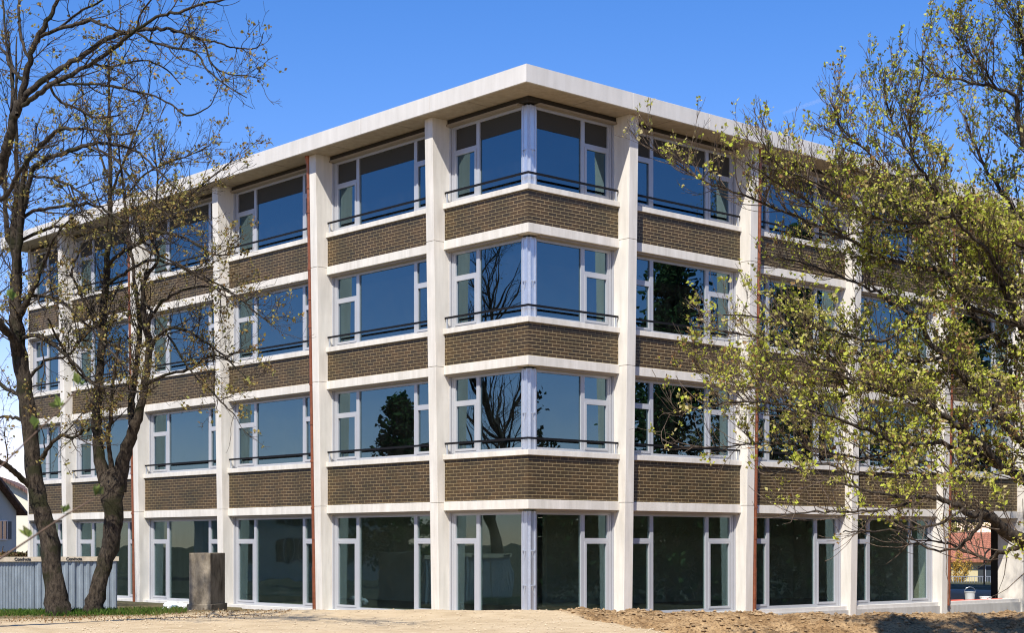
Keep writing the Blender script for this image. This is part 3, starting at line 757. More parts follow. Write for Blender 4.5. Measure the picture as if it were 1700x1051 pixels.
# forked tree beside it
t = TreeB(12); d = 36.6
main = [t.guide(G([(150,1030,36),(157,1000,29),(171,950,26),(183,900,28),(187,850,32),(187,805,38),(188,785,28)], d, d), 12, 5, .015)]
limbs = []
for pts, a, c in (
  ([(180,815,26),(166,765,20),(160,710,17),(163,650,15),(168,590,13),(172,520,12),(178,440,10),(182,380,9),(183,300,7),(182,200,5),(180,100,3)], d, d+.5),
  ([(196,815,28),(208,752,22),(222,710,18),(236,670,13),(243,620,13),(247,570,12),(240,530,10),(238,470,7),(262,430,5),(250,380,4),(262,310,3),(255,240,2)], d, d-1),
  ([(222,712,16),(218,680,12),(222,640,11),(228,590,9),(233,540,8),(225,480,6),(215,400,5),(205,320,4),(196,240,2)], d, d+1),
  ([(190,795,11),(183,760,8),(180,720,7),(186,670,6),(190,620,5),(200,560,4)], d, d-1),
  ([(245,585,8),(262,558,6),(290,545,5),(330,560,4),(370,590,3),(420,640,2)], d-.7, d-2.5),
  ([(243,540,6),(270,500,5),(310,480,4),(360,478,3),(410,500,2)], d-.7, d-2),
  ([(240,640,6),(275,622,5),(320,612,4),(350,590,3),(385,600,2)], d-.5, d-2),
  ([(178,440,6),(200,420,6),(230,405,6),(258,387,5),(307,394,4),(355,423,3),(395,420,2)], d, d-2),
  ([(180,470,5),(205,455,5),(247,432,5),(290,440,4),(340,465,3),(380,500,2)], d, d-2.2),
  ([(170,560,6),(150,520,5),(125,470,4),(119,449,4),(135,410,3),(150,370,3)], d, d+1.4),
  ([(165,640,5),(130,620,4),(100,570,4),(80,530,3)], d, d-1.4),
  ([(182,330,4),(200,280,4),(225,220,3),(245,160,2),(250,110,1.5)], d, d-1),
  ([(182,300,4),(160,240,3),(140,190,2),(135,120,1.5)], d, d+1),
  ([(205,330,4),(240,290,3),(280,270,3),(320,255,2),(350,240,1.5)], d+.5, d-1),
  ([(250,390,4),(290,350,3),(330,310,3),(365,285,2),(385,265,1.5)], d-.8, d-1.4),
  ([(240,500,4),(280,560,4),(320,620,3),(360,660,3),(390,690,2)], d-.7, d-3)):
    limbs.append(t.guide(G(pts, a, c), 9, 5, .011))
b1 = t.spawn(limbs, 3.6, (.6, 2.0), (22, 62), .2, .12, 8, .022, .012, 5, .15)
b2 = t.spawn(b1, 4.8, (.3, .9), (22, 60), .2, .15, 6, .013, .009, 3, .1)
b3 = t.spawn(b2, 6.5, (.12, .40), (25, 60), .25, .18, 4, .009, .0075, 3, .1)
for A in (b2, b3):
    n_ = int(len(A)*.25); t.leaves(A[t.r.permutation(len(A))[:n_]][:, -2:], 5.0, (.045, .095), .035)
t.leaves(b1[:, 3:], .8, (.03, .06), .02)
rootL2 = empty('budding_tree', tuple(P(155,1022,d)), 'forked budding tree whose trunk splits into upright stems beside the leftmost rain pipe', 'tree', 'budding trees at the left')
t.build(rootL2, M['barkL'], M['leafL'])

# third left tree: trunk outside the frame, long limbs arching over the roof
t = TreeB(13); d = 30.0
bx = P(-130, 1055, d)
main = [t.guide(G([(-130,1062,50),(-122,950,44),(-110,800,38),(-90,640,33),(-60,480,28),(-25,350,22),(0,285,17),(12,245,16),(22,205,15),(34,170,14)], d, d-2), 12, 5, .015)]
limbs = []
for pts, a, c in (
  ([(33,172,12),(42,129,11),(49,97,10),(65,58,9),(87,20,7),(105,-20,5),(120,-70,3)], d-2, d-2.5),
  ([(34,172,10),(55,148,10),(78,129,10),(120,103,9),(168,70,8),(200,55,8),(226,51,7),(255,47,6),(284,48,5),(329,64,4),(362,70,3),(388,79,2.5),(426,78,2),(438,53,1)], d-2, d-4.5),
  ([(36,175,7),(60,160,8),(84,141,8),(146,109,7),(190,78,7),(207,63,6),(260,28,5),(297,20,5),(340,5,4),(375,-2,4),(400,-12,2)], d-2, d-5),
  ([(84,141,4),(123,139,4),(175,141,4),(226,152,4),(250,157,3),(281,171,3),(310,191,3),(345,178,2),(362,149,1.5)], d-2.6, d-4),
  ([(226,53,4),(255,70,4),(287,78,4),(326,87,3.5),(342,113,3),(371,139,2.5),(410,162,1.5)], d-3.2, d-5.2),
  ([(284,50,4),(320,60,3),(339,70,3),(352,107,3),(381,123,2.5),(407,125,2),(434,130,1.2)], d-3.7, d-5),
  ([(40,135,6),(19,113,6),(13,94,5),(3,81,4),(-15,60,3)], d-2, d-1),
  ([(65,60,6),(97,48,6),(149,34,6),(181,45,4),(207,53,3)], d-2.2, d-4),
  ([(49,100,5),(36,65,5),(32,32,5),(31,-5,4),(25,-60,2)], d-2.2, d-1.5),
  ([(28,190,6),(22,150,5),(20,110,5),(10,60,4),(5,0,3)], d-2, d-.5),
  ([(97,48,4),(130,20,4),(170,0,3),(200,-30,2)], d-2.5, d-3.5),
  ([(226,51,4),(235,20,3),(260,-10,3)], d-3.2, d-3.5),
  ([(150,105,4),(185,110,3.5),(230,100,3),(270,110,2.5),(300,140,2)], d-2.5, d-3),
  ([(-40,400,10),(-20,330,9),(5,330,8),(35,280,6),(60,250,4),(95,240,3)], d-1, d-3),
  ([(78,131,5),(95,165,4),(130,180,3.5),(160,195,3),(200,190,2)], d-2.5, d-2)):
    limbs.append(t.guide(G(pts, a, c), 9, 5, .010))
b1 = t.spawn(limbs, 3.2, (.5, 1.6), (25, 70), .05, .15, 8, .018, .010, 5, .12)
b2 = t.spawn(b1, 4.4, (.25, .75), (25, 65), .08, .18, 6, .011, .0075, 3, .1)
b3 = t.spawn(b2, 6.5, (.10, .34), (25, 60), .15, .2, 4, .0075, .0062, 3, .1)
for A in (b2, b3):
    n_ = int(len(A)*.27); t.leaves(A[t.r.permutation(len(A))[:n_]][:, -2:], 4.0, (.04, .08), .03)
rootL3 = empty('budding_tree', tuple(bx), 'budding tree rooted outside the frame at the left whose long limbs arch across the sky', 'tree', 'budding trees at the left')
t.build(rootL3, M['barkL'], M['leafL'])

# the big tree at the right, trunk outside the frame
t = TreeB(21); d = 28.0
main = [t.guide(G([(1900,1066,70),(1895,980,58),(1880,860,50),(1860,700,42),(1840,520,34),(1815,350,26),(1795,180,18),(1790,20,10),(1780,-100,5)], d, d), 12, 5, .015)]
limbs = []
for pts, a, c in (
  ([(1885,920,26),(1800,935,24),(1730,915,23),(1700,898,22),(1676,887,21),(1654,868,18),(1634,851,16),(1615,856,10),(1590,841,9),(1562,830,8),(1529,825,6),(1488,825,5),(1440,815,4),(1394,803,3),(1340,795,2)], d, d-3),
  ([(1885,880,22),(1780,850,20),(1700,798,17),(1667,777,15),(1627,757,12),(1587,745,9),(1550,731,8),(1521,728,7),(1470,722,6),(1410,705,4),(1340,690,3),(1280,682,2)], d, d+1),
  ([(1665,776,11),(1633,740,11),(1604,720,10),(1578,700,9),(1558,683,8),(1524,666,6),(1470,650,5),(1400,625,4),(1330,600,3),(1260,600,2)], d-.2, d-2),
  ([(1875,800,20),(1760,770,18),(1700,735,15),(1667,700,14),(1650,674,12),(1621,648,11),(1604,631,10),(1573,597,9),(1547,571,8),(1525,535,7),(1480,500,5),(1420,470,4),(1340,440,3),(1290,425,2)], d, d-1),
  ([(1868,740,14),(1780,670,12),(1700,643,9),(1650,626,8),(1621,617,7),(1564,621,6),(1507,634,5),(1450,645,5),(1390,632,4),(1300,640,3),(1200,615,2)], d, d+2),
  ([(1860,680,16),(1760,620,13),(1700,590,11),(1650,560,10),(1600,500,8),(1560,440,6),(1530,380,5),(1500,330,4),(1470,280,3)], d, d+1),
  ([(1850,620,14),(1740,560,10),(1640,520,8),(1560,500,6),(1485,557,5),(1437,565,5),(1400,554,4),(1343,543,4),(1300,537,3),(1243,525,2.5),(1200,523,2)], d, d-2),
  ([(1845,560,14),(1740,500,11),(1640,470,9),(1560,450,7),(1480,430,6),(1400,395,5),(1320,358,4),(1250,330,3.5),(1170,300,3),(1120,270,2.5),(1075,240,2)], d, d-2.5),
  ([(1560,735,7),(1500,740,6),(1440,715,5),(1380,692,4),(1300,672,3.5),(1220,668,3),(1150,680,2.5),(1100,688,2)], d-.5, d-3),
  ([(1500,740,5),(1430,760,4),(1350,745,3),(1270,735,3),(1200,742,2.5),(1130,742,2)], d-.8, d-2),
  ([(1529,826,5),(1480,845,4),(1430,850,3.5),(1370,850,3),(1295,856,2)], d-2, d-3.5),
  ([(1600,845,5),(1560,870,4),(1500,880,3),(1440,882,2.5),(1400,884,2)], d-2, d-3),
  ([(1634,851,8),(1610,895,6),(1570,915,4),(1520,905,3),(1480,900,2)], d-1.8, d-1),
  ([(1700,907,8),(1660,918,7),(1640,930,6),(1600,915,4),(1560,900,3),(1500,895,2)], d, d+1),
  ([(1825,440,14),(1760,330,10),(1700,240,8),(1685,163,7),(1643,143,5),(1600,134,4),(1560,126,3),(1537,111,2)], d, d-1),
  ([(1657,150,4),(1628,108,3),(1600,80,2.5),(1586,60,1.5)], d-.7, d-1),
  ([(1810,330,10),(1750,220,8),(1710,130,6),(1695,60,4),(1692,20,2)], d, d-1),
  ([(1840,520,12),(1740,430,9),(1650,390,7),(1580,350,6),(1535,290,5),(1514,251,4),(1512,200,3),(1530,130,2.5),(1531,92,1.5)], d, d-1.5),
  ([(1520,270,4),(1490,220,3),(1472,170,2.5),(1469,112,1.5)], d-1.2, d-1.5),
  ([(1535,290,4),(1480,290,3.5),(1440,250,3),(1400,215,2),(1380,170,1.5)], d-1.2, d-2.5),
  ([(1600,360,5),(1500,370,4),(1430,350,3.5),(1370,310,3),(1300,280,2),(1262,230,1.5)], d-1, d-3),
  ([(1400,395,4),(1350,340,3),(1300,310,3),(1240,270,2)], d-1.5, d-2.5),
  ([(1840,500,12),(1760,420,9),(1700,370,7),(1650,300,6),(1620,240,4),(1600,190,3)], d, d+1.5),
  ([(1855,650,12),(1760,520,9),(1690,470,7),(1620,420,6),(1560,400,5),(1480,380,4),(1420,390,3),(1350,400,2)], d, d+2),
  ([(1573,597,6),(1520,600,5),(1460,590,4),(1400,600,3.5),(1330,570,3),(1260,560,2.5),(1180,545,2)], d-.7, d+1),
  ([(1450,645,4),(1380,660,3.5),(1310,650,3),(1230,640,2.5),(1150,610,2)], d+1, d-1),
  ([(1700,560,10),(1670,480,8),(1640,420,6),(1600,380,5),(1570,330,4)], d, d-2),
  ([(1627,757,7),(1560,790,6),(1500,780,5),(1430,790,4),(1360,770,3),(1280,790,2)], d, d-2)):
    limbs.append(t.guide(G(pts, a, c), 9, 5, .02))
limbs.append(t.guide([(9.9,-12.6,7.5,.07),(8.8,-13.6,10.2,.05),(7.2,-14.6,12.2,.035),(5.9,-15.2,13.0,.02)], 9, 5, .02))  # limb added out of view to carry the shading leaf ball
cl = t.r.normal(0, 1, (6500, 3)); cl /= np.linalg.norm(cl, axis=1, keepdims=True); cl = cl*t.r.random((6500, 1))**.45*np.array([.62,.55,.8])+np.array([5.5,-15.2,12.7]); t.leafpts(cl, (.05, .10), .2)  # dense leaf ball added above the view to cast shade on the bank
hz = lambda p: p[:, :, 2].mean(1)
b1 = t.spawn(limbs, 9.0, (.5, 1.9), (22, 68), .30, .10, 8, .020, .010, 5, .10, lenfall=.60)
b1 = b1[t.r.random(len(b1)) < .55+.45*sstep(3, 7, b1[:, 0, 0])]
b1 = b1[~((b1[:, :, 2].min(1) < 2.5) & (t.r.random(len(b1)) < .86))]
b1 = np.concatenate([b1, t.spawn(limbs[3:8]+limbs[14:26], 4.0, (.5, 1.6), (25, 70), .35, .10, 8, .016, .010, 5, .05, lenfall=.3)])
b2 = t.spawn(b1, 6.0, (.25, .75), (18, 55), .35, .10, 6, .011, .0075, 3, .1)
b3 = t.spawn(b2, 5.0, (.10, .30), (25, 60), .35, .12, 4, .0075, .006, 3, .15)
for A, per in ((b2, 2.3), (b3, 2.3)):
    zc = A[:, -1, 2]; low = sstep(11.5, 4.5, zc)
    keep = t.r.random(len(A)) < (.56+.34*low)*(.42+.58*sstep(2.6, 7.0, A[:, -1, 0]))*(1+.25*sstep(6, 9, A[:, -1, 0]))
    L_ = A[keep]; z2 = L_[:, -1, 2]; lo = t.r.random(len(L_)) < .15+.55*sstep(10.5, 4, z2)
    if lo.any(): t.leaves(L_[lo][:, -3:], per*1.7, (.045, .10), .03)
    if (~lo).any(): t.leaves(L_[~lo][:, -3:], per*2.0, (.032, .07), .016, upb=.9)
rootR = empty('leafing_tree', tuple(P(1900,1062,d)), 'wide tree coming into fresh green leaf whose branches fill the right of the photo', 'tree')
t.build(rootR, M['barkR'], M['leafR'])

# generic broadleaf tree with its own limbs
def make_tree(name, x, y, h, rad, seed, label, bark, leafm, dens=1.0, leaf=(.06, .12), group=None, trunk_r=.2, z=None):
    t = TreeB(seed); z0 = ground_at(x, y)-.1 if z is None else z; r = t.r
    pts = [(x+r.normal(0, .12)*i, y+r.normal(0, .12)*i, z0+h*.9*i/7, trunk_r*(1.25 if i == 0 else 1)*(1-.13*i)) for i in range(8)]
    mn = t.guide(pts, 10, 4, .03)
    L1 = t.spawn([mn], 26/h*2.2, (rad*.6, rad*1.15), (30, 65), .35, .10, 9, trunk_r*.35, .02, 9, .22, lenfall=.45)
    L2 = t.spawn(L1, 1.9, (rad*.2, rad*.5), (25, 60), .2, .13, 7, .022, .01, 5, .2)
    L3 = t.spawn(L2, 3.0, (.3, .8), (25, 60), .2, .15, 5, .010, .006, 3, .1)
    t.leaves(L3, 4.5*dens, leaf, .09); t.leaves(L2, 4*dens, leaf, .12)
    root = empty(name, (x, y, z0), label, 'tree', group); t.build(root, bark, leafm); return root
p = P(1790, 960, 47)
make_tree('leafing_tree', p[0], p[1], 14.2, 4.6, 31, 'finer yellowish tree standing behind the wide green tree at the right edge', M['barkR'], M['leafB'], 1.7, (.04, .085), None, .22)

# ------------------------------------------------------------------ things on the ground
# corrugated metal fence
M['zinc'] = mat('galvanised_sheet', (.33,.38,.41), .42, .35, .3, 6, 0, 30, None, .5, 6, (1, 1, .3))
M['plank'] = mat('pale_plank', (.62,.52,.38), .8, 0, .3, 12, stretch=(.2, 1, 1))
M['ink'] = mat('black_ink', (.02,.02,.02), .6)
fa = P(-90, 1028, 43.0); fb_ = P(196, 1018, 45.5)
fence = empty('metal_fence', (fa[0], fa[1], -.1), 'grey corrugated metal fence with a pale top plank behind the left tree trunks', 'fence')
dirv = Vector((fb_[0]-fa[0], fb_[1]-fa[1], 0)); FL = dirv.length; dirv.normalize(); nv = Vector((dirv.y, -dirv.x, 0))
def fpt(u, o, z): v = Vector((fa[0], fa[1], 0))+dirv*u+nv*o; return (v.x, v.y, z)
zt0 = 1.45
npan = 4; pw = FL/npan
for k in range(npan):
    b = MB(); u = k*pw+.01; vs = []; prof = []
    pitch = .19 if k >= 2 else .08
    amp = .035 if k >= 2 else .012
    while u < (k+1)*pw-.01:
        for du, oo in ((0, 0), (.30, 0), (.42, amp), (.80, amp), (.95, 0)):
            if u+du*pitch < (k+1)*pw-.01: prof.append((u+du*pitch, oo+(.0 if k % 2 else .012)))
        u += pitch
    zlo = -.45
    for (uu, oo) in prof: vs += [fpt(uu, oo, zlo), fpt(uu, oo, zt0)]
    b.add(vs, [(2*i, 2*i+2, 2*i+3, 2*i+1) for i in range(len(prof)-1)])
    o = b.build('corrugated_sheet', M['zinc'], fence); sm = o.modifiers.new('solid', 'SOLIDIFY'); sm.thickness = .003
b = MB()
b.hexa([fpt(0,-.02,zt0-.0),fpt(FL,-.02,zt0-.0),fpt(FL,.075,zt0-.0),fpt(0,.075,zt0-.0),fpt(0,-.02,zt0+.13),fpt(FL,-.02,zt0+.13),fpt(FL,.075,zt0+.13),fpt(0,.075,zt0+.13)])
plank = b.build('top_plank', M['plank'], fence)
b = MB()
for uu in (0.3, pw, 2*pw, 3*pw, FL-.06): b.hexa([fpt(uu-.04,-.1,-.5),fpt(uu+.04,-.1,-.5),fpt(uu+.04,-.021,-.5),fpt(uu-.04,-.021,-.5),fpt(uu-.04,-.1,zt0+.1),fpt(uu+.04,-.1,zt0+.1),fpt(uu+.04,-.021,zt0+.1),fpt(uu-.04,-.021,zt0+.1)])
b.build('fence_post', M['zinc'], fence)
def text_on(txt, size, loc, rotz, parent, m, name='lettering', ext=.004):
    cu = bpy.data.curves.new(name, 'FONT'); cu.body = txt; cu.size = size; cu.extrude = ext; cu.align_x = 'CENTER'; cu.align_y = 'CENTER'; cu.offset = .004
    o = bpy.data.objects.new(name, cu); col.objects.link(o)
    dg = bpy.context.evaluated_depsgraph_get(); me = bpy.data.meshes.new_from_object(o.evaluated_get(dg)); bpy.data.objects.remove(o)
    o = bpy.data.objects.new(name, me); col.objects.link(o); me.materials.clear(); me.materials.append(m)
    o.rotation_euler = (R(90), 0, rotz); o.location = Vector(loc)-parent_world(parent); o.parent = parent; return o
ang = math.atan2(dirv.y, dirv.x)
for pxx in (118, 46, -40):
    dd = 44.6; u = (P(pxx, 935, dd)[0]-fa[0])/dirv.x
    text_on('Condecta', .115, fpt(u, .081, zt0+.065), ang, plank, M['ink'])

# worn concrete block in front of the windows
M['oldconc'] = mat('weathered_concrete', (.30,.25,.18), .95, 0, 0, 3, .9, 22, (.07,.055,.038), .2, 9, (1, 1, .45))
bp_ = P(344, 1011, 46.0); zb0 = .05
blk = empty('concrete_block', (bp_[0], bp_[1], zb0), 'weathered upright concrete block with dark stains standing in front of the ground floor windows', 'block')
rz = R(-12)
def rot(p): return (bp_[0]+p[0]*math.cos(rz)-p[1]*math.sin(rz), bp_[1]+p[0]*math.sin(rz)+p[1]*math.cos(rz), p[2])
b = MB(); W2, D2 = .33, .55
def rbox(b, x0,x1,y0,y1,z0,z1, r_=rot): b.hexa([r_(q) for q in ((x0,y0,z0),(x1,y0,z0),(x1,y1,z0),(x0,y1,z0),(x0,y0,z1),(x1,y0,z1),(x1,y1,z1),(x0,y1,z1))])
rbox(b, -W2, W2, -D2, D2, zb0+.12, 1.68)
o = b.build('shaft', M['oldconc'], blk, bevel=.02)
b = MB(); rbox(b, -W2-.05, W2+.05, -D2-.05, D2+.05, -.3, zb0+.16); b.build('base', M['oldconc'], blk, bevel=.02)

# torn white sacks by the block
M['sack'] = mat('white_sack', (.72,.72,.70), .7, 0, .25, 8, .6, 20); M['foil'] = mat('blue_grey_foil', (.25,.32,.38), .35, 0, .5, 9, .8, 25)
def lump(name, c, s, m, seed, label, cat):
    r = random.Random(seed); z0 = ground_at(c[0], c[1]); vs = []; fs = []; nu, nv_ = 22, 12
    for j in range(nv_+1):
        for i in range(nu):
            th = 2*math.pi*i/nu; ph = math.pi*j/nv_
            p = Vector((math.sin(ph)*math.cos(th), math.sin(ph)*math.sin(th), math.cos(ph)))
            k = 1+.35*noise.noise(p*1.7+Vector((seed*3.1, 0, 0)))+.16*abs(noise.noise(p*5+Vector((0, seed, 0))))
            vs.append((c[0]+p.x*s[0]*k, c[1]+p.y*s[1]*k, max(z0-.02, z0+s[2]*.75+p.z*s[2]*k)))
    for j in range(nv_):
        for i in range(nu): fs.append((j*nu+i, j*nu+(i+1)%nu, (j+1)*nu+(i+1)%nu, (j+1)*nu+i))
    b = MB(); b.add(vs, fs); o = b.build(name, m, None, smooth=True); return tag(o, label, cat)
q = P(283, 1008, 47.6); lump('sack', (q[0], q[1]), (.26, .2, .16), M['sack'], 1, 'crumpled white sack lying left of the concrete block', 'sack')
q = P(302, 1010, 47.3); lump('sack', (q[0], q[1]), (.22, .16, .15), M['sack'], 5, 'flat white sack lying directly against the concrete block', 'sack')
q = P(290, 1012, 46.6); lump('plastic_sheet', (q[0], q[1]), (.14, .12, .13), M['foil'], 3, 'small crumpled blue grey plastic sheet in front of the white sacks', 'plastic sheet')

# grass verge (uncountable)
def grass(name, pts, label, m, hmin, hmax, seed):
    r = np.random.default_rng(seed); x, y = pts; n = len(x); z = gfull(x, y)
    h = r.uniform(hmin, hmax, n); a = r.uniform(0, 6.28, n); w_ = r.uniform(.004, .010, n); lx = r.normal(0, .35, n)*h; ly = r.normal(0, .35, n)*h
    c, s_ = np.cos(a)*w_, np.sin(a)*w_
    V = np.stack([np.stack([x-c, y-s_, z-.01], 1), np.stack([x+c, y+s_, z-.01], 1), np.stack([x+lx*.4+c*.6, y+ly*.4+s_*.6, z+h*.6], 1), np.stack([x+lx, y+ly, z+h], 1)], 1).reshape(-1, 3)
    i = np.arange(n)[:, None]*4; f = np.concatenate([i+[0, 1, 2], i+[0, 2, 3]], 0)
    me = bpy.data.meshes.new(name); me.from_pydata(V.tolist(), [], f.tolist()); me.materials.append(m)
    o = bpy.data.objects.new(name, me); col.objects.link(o); return tag(o, label, None, None, 'stuff')
M['grass'] = leaf_mat('grass_blade', [(.035,.075,.012), (.06,.12,.02), (.10,.15,.03), (.16,.15,.05)], .3)
M['dry'] = leaf_mat('dead_leaf', [(.10,.05,.02), (.22,.12,.05), (.30,.20,.09), (.16,.09,.04)], .15)
r = np.random.default_rng(5); n = 26000
px = r.uniform(-60, 310, n); pd = r.uniform(35.6, 44.0, n)
X = CAMX+(px-850)/F*pd; Y = CAMY+pd
keep = (Y+4.2-.45*(X+7.2)+.9*fbm(X*1.3, Y*1.3, 3, 8) > 0) & ((Y-(-1.2))/4.5 < 1.1)
grass('grass', (X[keep], Y[keep]), 'short green grass along the foot of the fence and tree trunks', M['grass'], .05, .14, 6)
t = TreeB(41); n = 3000; X = r.uniform(-15, -5.5, n); Y = -5.4+.42*(X+9)+r.normal(0, .7, n); k = (Y > -9)
pp = np.stack([X[k], Y[k], gfull(X[k], Y[k])+.012], 1)
nn_ = len(pp); dd_ = r.normal(size=(nn_, 3)); dd_[:, 2] *= .25; t.r = r
t.leafpts(pp, (.02, .05), .1)
V = np.concatenate(t.leaf); n = len(V); i = np.arange(n)[:, None]*5
f = np.stack([i+[0, 1, 4], i+[1, 2, 4], i+[2, 3, 4], i+[3, 0, 4]], 1).reshape(-1, 3)
me = bpy.data.meshes.new('leaf_litter'); me.from_pydata(V.reshape(-1, 3).tolist(), [], f.tolist()); me.materials.append(M['dry'])
o = bpy.data.objects.new('leaf_litter', me); col.objects.link(o); tag(o, 'dry brown leaves scattered on the sand below the left trees', None, None, 'stuff')

# budding shrub close to the camera at the left, its twigs slant into the frame
M['twig'] = mat('twig_bark', (.15,.09,.055), .7, 0, .35, 60); M['bud'] = leaf_mat('fresh_bud', [(.16,.20,.05), (.22,.28,.07), (.18,.16,.06)], .4)
sd = 4.6; sx = P(-260, 900, sd)
shrub = empty('shrub', (sx[0], sx[1], ground_at(sx[0], sx[1])), 'budding shrub close to the camera, its blurred twigs slanting up from the left edge', 'shrub')
g0 = ground_at(sx[0], sx[1])
b = MB(); lv = TreeB(51)
tw = [([(sx[0], sx[1], g0, .009)], [(-110,872,3.6),(0,776,3.0),(60,718,2.4),(100,680,2.2),(130,645,1.5)], [(57,712),(101,676),(131,640)]),
      ([(sx[0]+.03, sx[1], g0, .010)], [(-120,1000,4),(0,928,3.6),(47,897,3.2),(110,855,3),(158,827,2)], [(47,892),(104,852),(160,822)]),
      ([(sx[0]-.04, sx[1]+.05, g0, .010)], [(-200,900,4),(-120,700,3.5),(-60,560,3),(-15,500,2.2),(28,496,1.5)], [(20,497)])]
for st, pts, buds in tw:
    L = [(st[0][0], st[0][1], st[0][2])]; rd = [.007]
    for (x_, y_, w_) in pts: L.append(tuple(P(x_, y_, sd))); rd.append(w_/2/F*sd)
    b.tube(L, rd, 7)
    for (x_, y_) in buds:
        p0 = P(x_, y_, sd)
        for _ in range(5):
            lv.leafpts(p0[None]+lv.r.normal(0, .002, (1, 3)), (.02, .045), 2.2)
b.build('stem', M['twig'], shrub, smooth=True)
for g5 in range(0, len(lv.leaf), 5):
    mb = MB()
    for q in lv.leaf[g5:g5+5]: mb.add([tuple(a) for a in q[0]], [(0,1,4),(1,2,4),(2,3,4),(3,0,4)])
    mb.build('bud', M['bud'], shrub)

# ------------------------------------------------------------------ neighbours
M['plaster'] = mat('cream_plaster', (.74,.68,.52), .9, 0, .06, 1); M['plasterG'] = mat('grey_plaster', (.56,.52,.44), .9, 0, .08, 1)
M['plasterY'] = mat('yellow_plaster', (.56,.47,.26), .9, 0, .08, 1)
M['shutter'] = mat('dark_shutter', (.03,.035,.035), .6); M['pane'] = mat('window_pane', (.04,.05,.06), .08, 0)
def tile_mat(name, c1, c2):
    m = bpy.data.materials.new(name); m.use_nodes = True
    n = m.node_tree.nodes; l = m.node_tree.links; b = n['Principled BSDF']; tc = n.new('ShaderNodeTexCoord')
    br = n.new('ShaderNodeTexBrick'); l.new(tc.outputs['Object'], br.inputs[0]); br.inputs['Scale'].default_value = 1
    br.inputs['Brick Width'].default_value = .25; br.inputs['Row Height'].default_value = .33; br.inputs['Mortar Size'].default_value = .02
    br.inputs['Color1'].default_value = (*c1, 1); br.inputs['Color2'].default_value = (*c2, 1); br.inputs['Mortar'].default_value = (c1[0]*.3, c1[1]*.3, c1[2]*.3, 1)
    l.new(br.outputs[0], b.inputs['Base Color']); b.inputs['Roughness'].default_value = .85; return m
M['tileR'] = tile_mat('red_roof_tile', (.36,.13,.07), (.26,.10,.055)); M['tileB'] = tile_mat('brown_roof_tile', (.16,.08,.055), (.11,.06,.045))
def house(x, y, z0, rz, w_, dp, eave, ridge, wallm, tilem, label, wins, ov=.45, group=None):
    """gable ends face local -x / +x; eaves run along local x. wins: (side, a, z, w, h, shutters)"""
    root = empty('house', (x, y, z0), label, 'house', group); c, s_ = math.cos(rz), math.sin(rz)
    T = lambda q: (x+q[0]*c-q[1]*s_, y+q[0]*s_+q[1]*c, z0+q[2])
    b = MB(); X, Yh = w_/2, dp/2
    vs = [T(q) for q in ((-X,-Yh,-1),(X,-Yh,-1),(X,Yh,-1),(-X,Yh,-1),(-X,-Yh,eave),(X,-Yh,eave),(X,Yh,eave),(-X,Yh,eave),(-X,0,ridge),(X,0,ridge))]
    b.add(vs, [(0,1,5,4),(2,3,7,6),(1,2,6,9,5),(3,0,4,8,7),(4,5,9,8),(6,7,8,9)])
    b.build('wall', wallm, root)
    sl = (ridge-eave)/Yh; rb = MB()
    for sg in (-1, 1):
        y0 = sg*(Yh+ov); ze = eave-sl*ov; t_ = .18
        q = [(-X-ov,y0,ze),(X+ov,y0,ze),(X+ov,0,ridge),(-X-ov,0,ridge)]
        rb.hexa([T((a[0],a[1],a[2]+.01)) for a in q]+[T((a[0],a[1],a[2]+.01+t_)) for a in q])
    rf_ = rb.build('roof', tilem, root)
    cb_ = MB(); cb_.hexa([T(a) for a in ((-.35+X*.3,-.3-Yh*.35,eave),(.35+X*.3,-.3-Yh*.35,eave),(.35+X*.3,.3-Yh*.35,eave),(-.35+X*.3,.3-Yh*.35,eave),(-.35+X*.3,-.3-Yh*.35,ridge+.5),(.35+X*.3,-.3-Yh*.35,ridge+.5),(.35+X*.3,.3-Yh*.35,ridge+.5),(-.35+X*.3,.3-Yh*.35,ridge+.5))])
    cb_.build('chimney', M['plasterG'], rf_)
    for (side, a, z, ww, hh, sh) in wins:
        def q(u, o, zz):
            if side == 'f': return T((u, -Yh-o, zz))
            if side == 'r': return T((X+o, u, zz))
            return T((-X-o, u, zz))
        def bx_(mb, u0, u1, o0, o1, za, zb_): mb.hexa([q(u0,o0,za),q(u1,o0,za),q(u1,o1,za),q(u0,o1,za),q(u0,o0,zb_),q(u1,o0,zb_),q(u1,o1,zb_),q(u0,o1,zb_)])
        f_ = MB()
        for (u0,u1,za,zb_) in ((a-ww/2-.06,a+ww/2+.06,z-.06,z),(a-ww/2-.06,a+ww/2+.06,z+hh,z+hh+.06),(a-ww/2-.06,a-ww/2,z,z+hh),(a+ww/2,a+ww/2+.06,z,z+hh),(a-.03,a+.03,z,z+hh)):
            bx_(f_, u0, u1, .0, .06, za, zb_)
        wo = f_.build('window', M['frame'], root)
        g_ = MB(); bx_(g_, a-ww/2, a+ww/2, -.0, .03, z, z+hh); g_.build('pane', M['pane'], wo)
        if sh:
            
            for ua in (a-ww/2-.07-ww*.5, a+ww/2+.07): s2 = MB(); bx_(s2, ua, ua+ww*.5, .0, .05, z, z+hh); s2.build('shutter', M['shutter'], wo)
    return root
# left, beyond the fence
house(-33.2, 43.3, -.2, R(-10), 10, 8.2, 3.95, 6.4, M['plasterG'], M['tileB'], 'grey gabled house with dark shutters at the left edge behind the fence', [('r', 2.5, 2.4, .9, .95, True), ('r', 2.9, .6, .8, .7, False), ('f', -3, 1, .9, 1.2, True), ('f', 2, 1, .9, 1.2, True)])
house(-35.0, 69.0, -.2, R(101), 9, 6.8, 4.45, 6.35, M['plaster'], M['tileB'], 'sunlit cream house with brown roof partly hidden by the leaning left trunk', [('l', -2.55, 2.35, .9, 1.0, False), ('l', 1.2, 2.35, .9, 1.0, True)])
